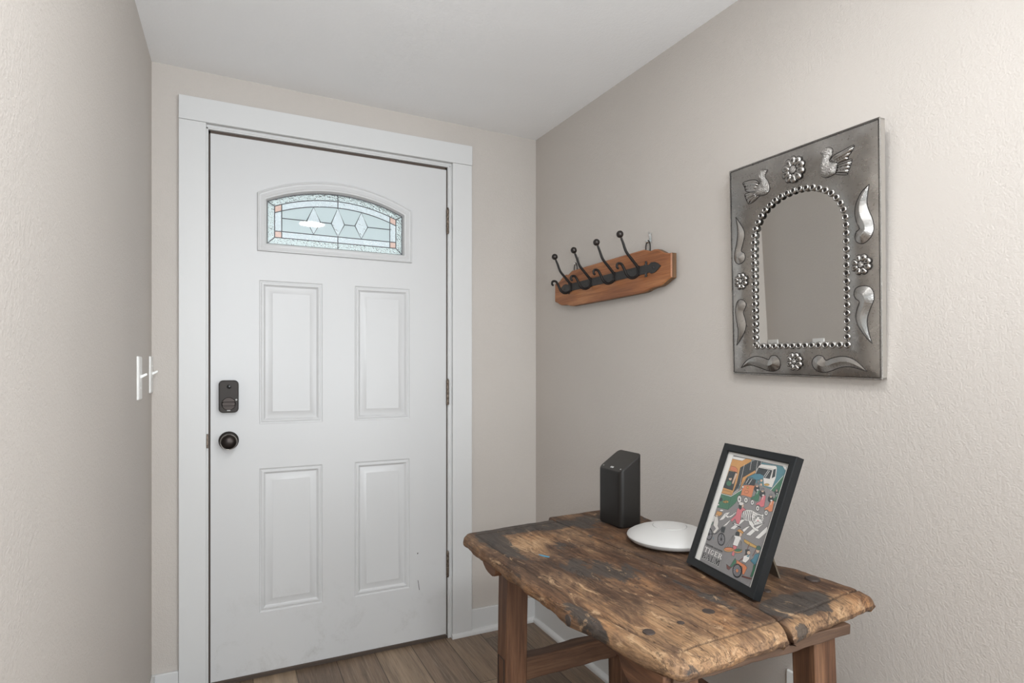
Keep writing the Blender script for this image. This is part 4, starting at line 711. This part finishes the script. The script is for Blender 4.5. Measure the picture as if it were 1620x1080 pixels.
def plank(name, xa, xb, yl, yr, outer_a, outer_b, groove_sides, thick, seedz):
    # a = front long edge, b = back long edge; yl(u), yr(u) give the ends for u 0 (front) .. 1 (back)
    def samples(w, d0, d1):
        fine = [0, .0008, .002, .004, .007, .0105, .0145, .019, .024, .029, .0315, .0335, .0355, .0375, .040]
        out = list(fine) if d0 else [0, .0012, .003]; end = [w-q for q in (fine if d1 else [0, .0012, .003])]
        x = out[-1]; 
        while x+.0042 < min(end): x += .0042; out.append(x)
        return sorted(set(round(q/w, 5) for q in out+end))
    su = samples(.84, True, True); sv = samples(.29, outer_a, outer_b)
    nu, nv = len(su), len(sv); vs = []; at = []
    def pos(u, v):
        y = lerp(yl(v), yr(v), u); y_ = y
        x0 = xa(y_); x1 = xb(y_); x = lerp(x0, x1, v); return x, y, x0, x1
    grid = []
    for i, u in enumerate(su):
        for k, v in enumerate(sv):
            x, y, x0, x1 = pos(u, v); ya, yb = yl(v), yr(v)
            dl, dr, da, db = ya-y, y-yb, x-x0, x1-x
            wob = .0022*noise.noise(Vector((x*30, y*30, seedz)))+.0012*noise.noise(Vector((x*90, y*90, seedz)))
            # round plan corners on the outer side
            dz = 0.0; dmin = 9
            def roll(d, rad): 
                return 0 if d >= rad else rad-math.sqrt(max(0, rad*rad-(rad-d)**2))
            r_end = roll(dr, .013)+(.0065*max(0, 1-dr/.034))+roll(dl, .010)
            r_a = (roll(da, .011)+.003*max(0, 1-da/.03)) if outer_a else roll(da, .003)
            r_b = roll(db, .008) if outer_b else roll(db, .003)
            z = TZ-min(.022, r_end+r_a+r_b)+.0016*fbm(x, y*.35, seedz, 9)+.0007*fbm(x, y*.2, seedz, 45)
            g = 0
            for side, d in (('a', da), ('l', dl), ('r', dr)):
                if side in groove_sides:
                    gd = .034+.0012*noise.noise(Vector((y*20, x*20, 7)))
                    oth = min([q for s2, q in (('a', da), ('l', dl), ('r', dr)) if s2 in groove_sides and s2 != side] or [9])
                    if oth > .031: g = max(g, max(0, 1-abs(d-gd)/.0034))
            z -= .0035*g
            if outer_a: x += wob*max(0, 1-da/.02)
            if outer_b: x += wob*1.6*max(0, 1-db/.02)
            y += wob*1.5*max(0, 1-min(dl, dr)/.02)
            if outer_a:     # soften the plan corners
                for d in (dl, dr):
                    c = .026
                    if d < c and da < c:
                        q = math.hypot(c-d, c-da)
                        if q > 1e-6:
                            f = max(c-d, c-da)/q; f = lerp(1, f, min(1, q/c)); 
                            x += (c-da)*(1-f)*1.0; y += (c-d)*(1-f)*(-1 if d is dl else 1)
            vs.append((x, y, z)); em = max(0, 1-dr/.03)*.7+(max(0, 1-da/.02)*.45 if outer_a else 0)
            dd = blobs(x, y, DARK); pp = blobs(x, y, PALE)
            at.append((g*.9, min(1, pp+em), min(1, dd)))
    fs = []
    for i in range(nu-1):
        for k in range(nv-1): a = i*nv+k; fs.append((a, a+1, a+nv+1, a+nv))
    # rim: down the sides and under
    rim = [i*nv for i in range(nu)]+[(nu-1)*nv+k for k in range(1, nv)]+[i*nv+nv-1 for i in range(nu-2, -1, -1)]+[k for k in range(nv-2, 0, -1)]
    cxm = sum(vs[q][0] for q in rim)/len(rim); cym = sum(vs[q][1] for q in rim)/len(rim); prev = rim
    for step, (zz, inset) in enumerate(((TZ-.020, -.0012), (TZ-.026, .0), (TZ-thick+.004, .003), (TZ-thick, .010))):
        cur = []
        for q in rim:
            x, y, z = vs[q]; d = Vector((cxm-x, cym-y)); 
            dx = math.copysign(min(abs(d.x), abs(inset)), d.x)*(1 if inset > 0 else -1); dy = math.copysign(min(abs(d.y), abs(inset)), d.y)*(1 if inset > 0 else -1)
            onx = q % nv in (0, nv-1); ony = q < nv or q >= (nu-1)*nv
            er = .004*noise.noise(Vector((x*14, y*14, zz*30)))*(1 if step >= 2 else .5)
            cur.append(len(vs)); vs.append((x+(dx if onx else 0)+(er if onx and abs(x-cxm) > .02 and ((outer_a and x < cxm) or (outer_b and x > cxm)) else 0), y+(dy if ony else 0)+(er if ony else 0), min(z-.001, zz+er*.6)))
            at.append((0.05, .55, .55*max(0, noise.noise(Vector((x*9, y*9, 2.2)))) + min(.8, blobs(x, y, DARK)*.5)))
        n = len(rim)
        for j in range(n): fs.append((prev[j], cur[j], cur[(j+1) % n], prev[(j+1) % n]))
        prev = cur
    fs.append(tuple(prev))
    b = MB(); b.add(vs, fs); o = b.build(name, 'table_wood', t, TO, smooth=50)
    ca = o.data.color_attributes.new('wear', 'FLOAT_COLOR', 'POINT')
    ca.data.foreach_set('color', [c for a in at for c in (*a, 1.0)]); return o
plank('front_board', lambda y: edge_w(FE, y), lambda y: edge_w(CR, y)-.0022-.005*max(0, min(1, (-1.675-y)/.03))+.0016*noise.noise(Vector((y*35, 0, 0))), lambda v: lerp(-.905, -.876, v), lambda v: lerp(-1.7225, -1.7100, v), True, False, 'alr', .034, 1.3)
plank('back_board', lambda y: edge_w(CR, y)+.0022+.004*max(0, min(1, (-1.675-y)/.03))+.0016*noise.noise(Vector((y*33, 4, 0))), lambda y: edge_w(BE, y), lambda v: lerp(-.852, -.832, v), lambda v: lerp(-1.7085, -1.676, v), False, True, 'r', .034, 5.1)
# split filled with dirt under the joint between the boards
def rough_box(lo, hi, n=18, amp=.0018, ax=1, seed=0):
    m = MB(); rings = []
    for k in range(n+1):
        f = k/n; ring = []
        o1, o2 = [q for q in (0, 1, 2) if q != ax]
        for s1, s2 in ((0,0), (1,0), (1,1), (0,1)):
            p = [0, 0, 0]; p[ax] = lerp(lo[ax], hi[ax], f); p[o1] = (lo, hi)[s1][o1]; p[o2] = (lo, hi)[s2][o2]
            v = Vector((p[0]*21+seed, p[1]*21, p[2]*21)); p[o1] += amp*noise.noise(v)*2; p[o2] += amp*noise.noise(v+Vector((9, 3, 1)))*2; ring.append(tuple(p))
        rings.append(ring)
    m.loft(rings); return m
rough_box((.70, -1.697, .6680), (1.135, -1.650, .6875), 20, .0022, 0).build('end_cleat', 'cleat_wood', t, TO, smooth=40, bevel=.002)
rough_box((.72, -.955, .6680), (1.18, -.918, .6875), 20, .0022, 0).build('end_cleat', 'cleat_wood', t, TO, smooth=40, bevel=.002)
LEGY = ((-1.032, -.972), (-1.662, -1.609)); LEGX = ((.7255, .7865), (1.078, 1.139))
# long aprons with scrolled brackets either side of each leg
def bracket(y, s):   # quarter-scroll drop next to a leg, s = direction away from the leg
    return [(y+s*.058, .672), (y+s*.056, .664), (y+s*.049, .656), (y+s*.040, .648), (y+s*.030, .638), (y+s*.018, .627), (y+s*.006, .618), (y, .600)]
for (x0, x1), ye in (((.684, .7065), -1.692), ((1.118, 1.138), -1.672)):
    low = [(-.922, .672), (-.930, .662), (-.943, .655), (-.955, .6535), (-.964, .646), (-.978, .638), (-.995, .634), (-1.020, .632), (-1.034, .636), (-1.042, .645), (-1.046, .656), (-1.052, .668)]
    low2 = [(-1.574, .669), (-1.580, .657), (-1.588, .646), (-1.602, .636), (-1.625, .632), (-1.645, .636), (-1.655, .645), (-1.664, .655), (ye, .668)]
    if x0 > 1: low2 = [(-1.574, .669), (-1.582, .650), (-1.589, .630), (-1.597, .605), (-1.604, .575), (-1.6085, .535), (-1.625, .530), (-1.655, .645), (-1.664, .655), (ye, .668)]
    b = MB(); b.prism([(-.922, .6878)]+low+low2+[(ye, .6878)], x0, x1, 'yz'); b.build('apron', 'apron_wood', t, TO, smooth=None, bevel=.002)
for y in (-1.010, -1.620):
    rough_box((.690, y-.018, .6600), (1.145, y+.018, .6878), 10, .001, 0, y).build('bearer', 'rail_wood', t, TO, smooth=40)
for iy, (y0, y1) in enumerate(LEGY):
    for ix, (x0, x1) in enumerate(LEGX):
        sy = 1 if iy == 0 else -1; sxd = -1 if ix == 0 else 1
        m = MB(); rings = []
        for k in range(25):
            f = k/24; z = lerp(.668, .0005, f); dy = sy*.020*f*(1 if iy else -.1); dx = sxd*.012*f
            ring = []
            for px_, py_ in ((x0, y0), (x1, y0), (x1, y1), (x0, y1)):
                e = .0011*noise.noise(Vector((px_*40, py_*40, z*14))); ring.append((px_+dx+e, py_+dy+e, z))
            rings.append(ring)
        m.loft(rings); lg = m.build('leg', 'leg_wood', t, TO, smooth=30, bevel=.003, seg=2)
        if iy == 0 and ix == 0:
            b = MB(); c_ = [(x0-.0002, y0+.012, .405), (x0-.0002, y0+.048, .405), (x0-.0002, y0+.048, .318), (x0-.0002, y0+.012, .318)]
            b.tube([(x-.0068, y-.0005, z) for x, y, z in c_], .0012, 5, close=True); b.build('mortise_seam', 'gap_dark', lg, TO, smooth=None)
for (y0, y1) in LEGY:
    ym = (y0+y1)/2; rough_box((.783, ym-.022, .338), (1.080, ym+.022, .397), 16, .0018, 0, y0*9).build('stretcher', 'rail_wood', t, TO, smooth=40, bevel=.003)
rough_box((1.098, -1.597, .338), (1.138, -1.028, .397), 16, .0018, 1, 4).build('stretcher', 'apron_wood', t, TO, smooth=40, bevel=.003)
# old nail heads, knot and paint fleck
def nail(x, y, r, h=.003):
    m = MB(); rg = []
    for rr, z in ((1.0, -.002), (1.02, .001), (.94, .0022), (.55, .0030), (.01, .0032)):
        rg.append([(x+r*rr*(1+.06*noise.noise(Vector((k, x*50, y*50))))*math.cos(2*math.pi*k/18), y+r*rr*math.sin(2*math.pi*k/18), TZ-.0015+z*h/.003) for k in range(18)])
    m.loft(rg); m.build('nail_head', 'nail_iron', t, TO)
for x, y, r in ((.876, -1.593, .0122), (.795, -1.608, .0070), (.720, -1.612, .0110), (1.221-.02, -1.566, .0150), (1.060, -1.567, .0085), (.763, -.957, .0090), (.860, -.957, .0095), (1.026, -.920, .0085)): nail(x, y, r, .007 if r > .014 else .0035)
b = MB(); b.lathe([(.0001, -.004), (.006, -.0035), (.011, -.001), (.0125, .003), (.010, .005)], 16, 'x', (.6435, -1.470, .699)); b.build('knot', 'nail_iron', t, TO)
b = MB(); b.prism([(.748, -1.158), (.752, -1.163), (.757, -1.172), (.764, -1.186), (.760, -1.187), (.753, -1.178), (.749, -1.170)], TZ-.002, TZ+.0009, 'xy'); b.build('paint_fleck', 'old_blue_paint', t, TO, smooth=None)

# ------------------------------------------------------------------ black wedge-topped speaker
SX, SY, SW, SD, SR = 1.102, -1.008, .112, .078, .015; ZL, ZH = .880, .9305; SB = TZ+.0015
t2 = thing('wireless_speaker', (SX, SY, SB), 'black tower speaker with slanted top standing on back corner of the table', 'speaker'); o = t2.location
def srect(k, z, slope=False, dz=0.0):
    pts = rrect(SX, SY, SD-2*k, SW-2*k, SR-k if SR-k > .003 else .003, 8); return [(x, y, (lerp(ZL, ZH, (x-SX+SD/2)/SD)+dz) if slope else z) for x, y in pts]
b = MB(); b.loft([srect(.003, SB), srect(.0025, SB+.0035), srect(.0, SB+.0045), srect(.0, .80), srect(0, 0, True, -.004), srect(.0006, 0, True, -.0015), srect(.002, 0, True, .0)]); b.build('cabinet', 'speaker_black', t2, o, smooth=35)
b = MB(); b.loft([srect(.0022, 0, True, -.001), srect(.0024, 0, True, .0006), srect(.004, 0, True, .0008)]); b.build('top_panel', 'speaker_top', t2, o, smooth=35)
def top_mark(x, y, w, d):
    m = MB(); zf = lambda xx: lerp(ZL, ZH, (xx-SX+SD/2)/SD)+.0009
    m.add([(x-w/2, y-d/2, zf(x-w/2)), (x+w/2, y-d/2, zf(x+w/2)), (x+w/2, y+d/2, zf(x+w/2)), (x-w/2, y+d/2, zf(x-w/2)), (x-w/2, y-d/2, zf(x-w/2)+.0004), (x+w/2, y-d/2, zf(x+w/2)+.0004), (x+w/2, y+d/2, zf(x+w/2)+.0004), (x-w/2, y+d/2, zf(x-w/2)+.0004)], [(0,1,2,3), (4,5,6,7), (0,1,5,4), (1,2,6,5), (2,3,7,6), (3,0,4,7)]); return m
top_mark(SX-.0275, SY-.0, .005, .014).build('logo', 'grey_mark', t2, o, smooth=None)
top_mark(SX-.028, SY+.042, .0025, .004).build('button_mark', 'grey_mark', t2, o, smooth=None); top_mark(SX-.028, SY-.042, .0025, .004).build('button_mark', 'grey_mark', t2, o, smooth=None)
# ------------------------------------------------------------------ white access point disc
DX_, DY_, DR = 1.104, -1.222, .110
t3 = thing('wifi_access_point', (DX_, DY_, TZ+.0028), 'round white domed wireless access point lying on the table beside the picture', 'wireless access point'); o = t3.location
b = MB(); b.lathe([(.085, .0015), (.100, .0045), (.1075, .0105), (.1098, .0160), (.1080, .0200), (.100, .0252), (.085, .0318), (.068, .0372), (.050, .0410), (.0445, .0418), (.0440, .0400), (.0001, .0400)], 72, 'z', o); b.build('shell', 'disc_white', t3, o, smooth=35)
b = MB(); b.lathe([(.0425, .0398), (.0428, .0418), (.0420, .0430), (.030, .0438), (.0001, .0443)], 56, 'z', o); b.build('cap', 'disc_white', t3, o, smooth=35)
b = MB(); b.lathe([(.0445, .0400), (.0445, .0404), (.0001, .0404)], 56, 'z', o); b.build('ring_gap', 'grey_mark', t3, o)
b = MB(); b.lathe([(.0846, .0), (.0855, .0012), (.0846, .0024)], 48, 'z', o); b.build('base_ring', 'disc_white', t3, o)

# ------------------------------------------------------------------ framed print
X_, Y_, Z_ = Vector(FRM['X']).normalized(), Vector(FRM['Y']).normalized(), Vector(FRM['Z']).normalized(); OO = Vector(FRM['o'])
mt = Matrix(((X_.x, Y_.x, Z_.x, OO.x), (X_.y, Y_.y, Z_.y, OO.y), (X_.z, Y_.z, Z_.z, OO.z), (0, 0, 0, 1)))
t4 = thing('framed_print', None, 'black framed street scene print leaning back on its stand on the table', 'framed picture', mat=mt)
FW, FH, FB, FD = FRM['W']/2, FRM['H'], .0178, .0185
b = MB()
def fr_loop(d, y): return [(-FW+d, y, d), (FW-d, y, d), (FW-d, y, FH-d), (-FW+d, y, FH-d)]
b.loft([fr_loop(d, y) for d, y in ((0, FD), (0, .0012), (.0012, .0), (FB-.002, .0005), (FB, .0022), (FB, .0055), (FB-.004, .0055), (FB-.004, FD), (0, FD))], True, False)
b.build('frame', 'black_frame', t4, smooth=25)
b = MB(); b.box((-FW+FB-.003, .0078, FB-.003), (FW-FB+.003, .0105, FH-FB+.003)); b.build('mat_board', 'card_white', t4, smooth=None)
b = MB(); b.box((-FW+FB-.003, .0058, FB-.003), (FW-FB+.003, .0066, FH-FB+.003)); b.build('glazing', 'picture_glass', t4, smooth=None)
b = MB(); b.box((-FW+.006, .0110, .006), (FW-.006, .0175, FH-.006)); b.build('back_panel', 'board_backing', t4, smooth=None)
lean = math.asin(max(-1, min(1, -Y_.z))); yb = .0178; hz = .62*FH; 
wz = OO.z+Z_.z*hz+Y_.z*yb-.7215; foot_dir = Vector((Y_.x, Y_.y, 0)).normalized()
topw = OO+Z_*hz+Y_*yb; footw = Vector((topw.x, topw.y, .7225))+foot_dir*.062; inv_m = mt.inverted(); tl, fl_ = inv_m @ topw, inv_m @ footw
b = MB(); b.loft([[(tl.x-.012, tl.y-.001, tl.z), (tl.x+.012, tl.y-.001, tl.z), (tl.x+.012, tl.y+.003, tl.z+.002), (tl.x-.012, tl.y+.003, tl.z+.002)], [(fl_.x-.022, fl_.y-.0012, fl_.z), (fl_.x+.022, fl_.y-.0012, fl_.z), (fl_.x+.022, fl_.y+.0028, fl_.z+.0012), (fl_.x-.022, fl_.y+.0028, fl_.z+.0012)]]); b.build('easel_stand', 'board_backing', t4, smooth=None)
# the print: a flat card with its inked shapes
INK = dict(teal=(.09,.21,.24), dkteal=(.10,.155,.175), orange=(.56,.29,.10), white=(.72,.70,.67), pale=(.66,.63,.59), rose=(.58,.20,.10), dark=(.035,.042,.045), green=(.055,.17,.10), yel=(.50,.31,.09), skin=(.58,.42,.31), k=(.015,.015,.016), rust=(.60,.22,.105), blue=(.07,.20,.26), grey=(.20,.19,.20), pink=(.58,.17,.19), brown=(.14,.06,.05), dkred=(.17,.06,.05), dkgreen=(.05,.12,.09), road=(.235,.222,.22))
PXL, PXR, PZB, PZT = -.0790, .0885, .0165, .2690
b = MB(); ink = []; layer = [0]
def flat(poly, col):
    y = .0077-.000002*layer[0]; layer[0] += 1
    pts = []
    n = len(poly)     # clip to the printed area
    P = list(poly)
    for ax, lim, sg in ((0, PXL, 1), (0, PXR, -1), (1, PZB, 1), (1, PZT, -1)):
        Q = []
        for i in range(len(P)):
            a, c = P[i-1], P[i]; ia, ic = sg*(a[ax]-lim) >= 0, sg*(c[ax]-lim) >= 0
            if ia != ic: f = (lim-a[ax])/(c[ax]-a[ax]); Q.append((lerp(a[0], c[0], f), lerp(a[1], c[1], f)))
            if ic: Q.append(c)
        P = Q
        if not P: layer[0] -= 1; return
    if len(P) < 3: return
    b.add([(x, y, z) for x, z in P], [tuple(range(len(P)))]); ink.extend([INK[col]]*len(P))
def stroke(pts, w, col, close=False):
    P = list(pts)+([pts[0]] if close else [])
    layer0 = layer[0]
    for (ax, az), (cx0, cz0) in zip(P, P[1:]):
        d = math.hypot(cx0-ax, cz0-az)
        if d < 1e-7: continue
        nx, nz = -(cz0-az)/d*w/2, (cx0-ax)/d*w/2; ex0, ez0 = (cx0-ax)/d*w*.3, (cz0-az)/d*w*.3
        flat([(ax+nx-ex0, az+nz-ez0), (cx0+nx+ex0, cz0+nz+ez0), (cx0-nx+ex0, cz0-nz+ez0), (ax-nx-ex0, az-nz-ez0)], col); layer[0] = layer0
    layer[0] = layer0+1
flat([(PXL, PZB), (PXR, PZB), (PXR, PZT), (PXL, PZT)], 'road')
for kind, col, c, extra in POSTER:
    pts = [(c[i]*.001, c[i+1]*.001) for i in range(0, len(c), 2)]
    if kind == 'P':
        flat(pts, col)
        if extra: stroke(pts, .00055, 'k', True)
    elif kind == 'L': stroke(pts, extra*.001, col)
    else:
        (cx0, cz0), (ax, az), (ex0, ez0) = pts
        el = lambda f, n=20: [(cx0+f*((ax-cx0)*math.cos(2*math.pi*k/n)+(ex0-cx0)*math.sin(2*math.pi*k/n)), cz0+f*((az-cz0)*math.cos(2*math.pi*k/n)+(ez0-cz0)*math.sin(2*math.pi*k/n))) for k in range(n)]
        if kind == 'E':
            flat(el(1), col)
            if extra: stroke(el(1), .0005, 'k', True)
        else:
            flat(el(1), 'k'); flat(el(.80), 'grey' if col == 'k' and extra >= 10 else 'white' if col == 'k' else 'grey')
            for p in el(.80, extra): stroke([(cx0, cz0), p], .00045, 'k')
            flat(el(.24), col)
stroke([(PXL, PZB), (PXR, PZB), (PXR, PZT), (PXL, PZT)], .0008, 'k', True)
# slab-serif lettering
GL = {'T': [[(0,.8),(0,1),(.8,1),(.8,.8),(.72,.72),(.68,.86),(.12,.86),(.08,.72)], [(.3,0),(.5,0),(.5,.9),(.3,.9)], [(.2,0),(.6,0),(.6,.1),(.2,.1)]],
 'I': [[(.1,0),(.3,0),(.3,1),(.1,1)], [(0,0),(.4,0),(.4,.1),(0,.1)], [(0,.9),(.4,.9),(.4,1),(0,1)]],
 'G': [[(.28,1),(.1,.82),(0,.5),(.1,.18),(.28,0),(.34,.12),(.25,.24),(.2,.5),(.25,.76),(.34,.88)], [(.26,1),(.52,1),(.68,.86),(.68,.66),(.6,.66),(.5,.88),(.34,.88)], [(.28,0),(.55,0),(.68,.1),(.68,.42),(.5,.42),(.5,.16),(.3,.12)], [(.42,.36),(.8,.36),(.8,.46),(.42,.46)]],
 'E': [[(.08,0),(.28,0),(.28,1),(.08,1)], [(0,0),(.68,0),(.72,.28),(.64,.28),(.56,.12),(0,.12)], [(0,.88),(.54,.88),(.62,.72),(.68,.72),(.66,1),(0,1)], [(.28,.45),(.5,.45),(.5,.56),(.28,.56)], [(.46,.34),(.54,.34),(.54,.66),(.46,.66)]],
 'R': [[(.08,0),(.28,0),(.28,1),(.08,1)], [(0,0),(.38,0),(.38,.1),(0,.1)], [(0,.88),(.5,.88),(.5,1),(0,1)], [(.48,1),(.68,.9),(.72,.74),(.66,.56),(.48,.46),(.48,.58),(.52,.74),(.48,.88)], [(.28,.46),(.5,.46),(.5,.57),(.28,.57)], [(.36,.5),(.54,.5),(.82,.08),(.86,0),(.66,0),(.58,.1)]],
 'B': [[(.08,0),(.28,0),(.28,1),(.08,1)], [(0,0),(.5,0),(.5,.1),(0,.1)], [(0,.9),(.48,.9),(.48,1),(0,1)], [(.28,.46),(.5,.46),(.5,.57),(.28,.57)], [(.46,1),(.64,.9),(.66,.74),(.6,.58),(.46,.52),(.46,.6),(.48,.74),(.46,.9)], [(.48,0),(.68,.1),(.74,.28),(.66,.46),(.48,.54),(.48,.44),(.54,.28),(.48,.1)]],
 'A': [[(.36,1),(.52,1),(.86,.06),(.66,.06),(.40,.80),(.16,.06),(.06,.06)], [(.24,.3),(.62,.3),(.62,.4),(.24,.4)], [(0,0),(.28,0),(.28,.09),(0,.09)], [(.54,0),(.94,0),(.94,.09),(.54,.09)]],
 'L': [[(.08,0),(.28,0),(.28,1),(.08,1)], [(0,0),(.66,0),(.72,.32),(.64,.32),(.56,.12),(0,.12)], [(0,.9),(.38,.9),(.38,1),(0,1)]],
 'M': [[(.08,0),(.18,0),(.18,1),(.08,1)], [(.12,1),(.32,1),(.56,.3),(.50,.04),(.42,.04)], [(.8,1),(.6,1),(.36,.3),(.46,.04),(.52,.04)], [(.74,0),(.94,0),(.94,1),(.74,1)], [(0,0),(.28,0),(.28,.09),(0,.09)], [(.66,0),(1.02,0),(1.02,.09),(.66,.09)], [(0,.91),(.2,.91),(.2,1),(0,1)], [(.8,.91),(1.02,.91),(1.02,1),(.8,1)]]}
ADV = {'T': .9, 'I': .5, 'G': .9, 'E': .82, 'R': .95, 'B': .86, 'A': 1.0, 'L': .84, 'M': 1.12}
def word(s, x, z, width, h, col, shade):
    tot = sum(ADV[c] for c in s); k = width/tot
    for dx, dz, cc in ((.0007, -.0007, shade), (0, 0, col)):
        xx = x; l0 = layer[0]
        for ch in s:
            for poly in GL[ch]: flat([(xx+px_*k+dx, z+pz_*h+dz) for px_, pz_ in poly], cc); layer[0] = l0
            xx += ADV[ch]*k
        layer[0] = l0+1
word('TIGER', -.0750, .0405, .0645, .0112, 'white', 'k'); word('BALM', -.0755, .0255, .0640, .0118, 'k', 'white')
card = b.build('art_print', 'print_ink', t4, smooth=None, recalc=False)
ca = card.data.color_attributes.new('ink', 'FLOAT_COLOR', 'POINT'); ca.data.foreach_set('color', [c for q in ink for c in (*q, 1.0)])
def small_text(body, size, x, z, name):
    cu = bpy.data.curves.new(name, 'FONT'); cu.body = body; cu.size = size; cu.extrude = .00006
    tmp = bpy.data.objects.new(name, cu); COL.objects.link(tmp); bpy.context.view_layer.update()
    me = bpy.data.meshes.new_from_object(tmp); bpy.data.objects.remove(tmp)
    o = bpy.data.objects.new(name, me); COL.objects.link(o); me.materials.clear(); me.materials.append(M['lens_black'])
    me.transform(Matrix.Rotation(math.pi/2, 4, 'X')); me.transform(Matrix.Translation((x, .0077-.000002*layer[0]-.00015, z))); o.parent = card; return o
small_text('DISCOVER CALM WITH', .0055, -.0745, .0555, 'lettering')
small_text('JCTV', .0058, PLATE[0]*.001-.0058, PLATE[1]*.001-.0021, 'lettering')
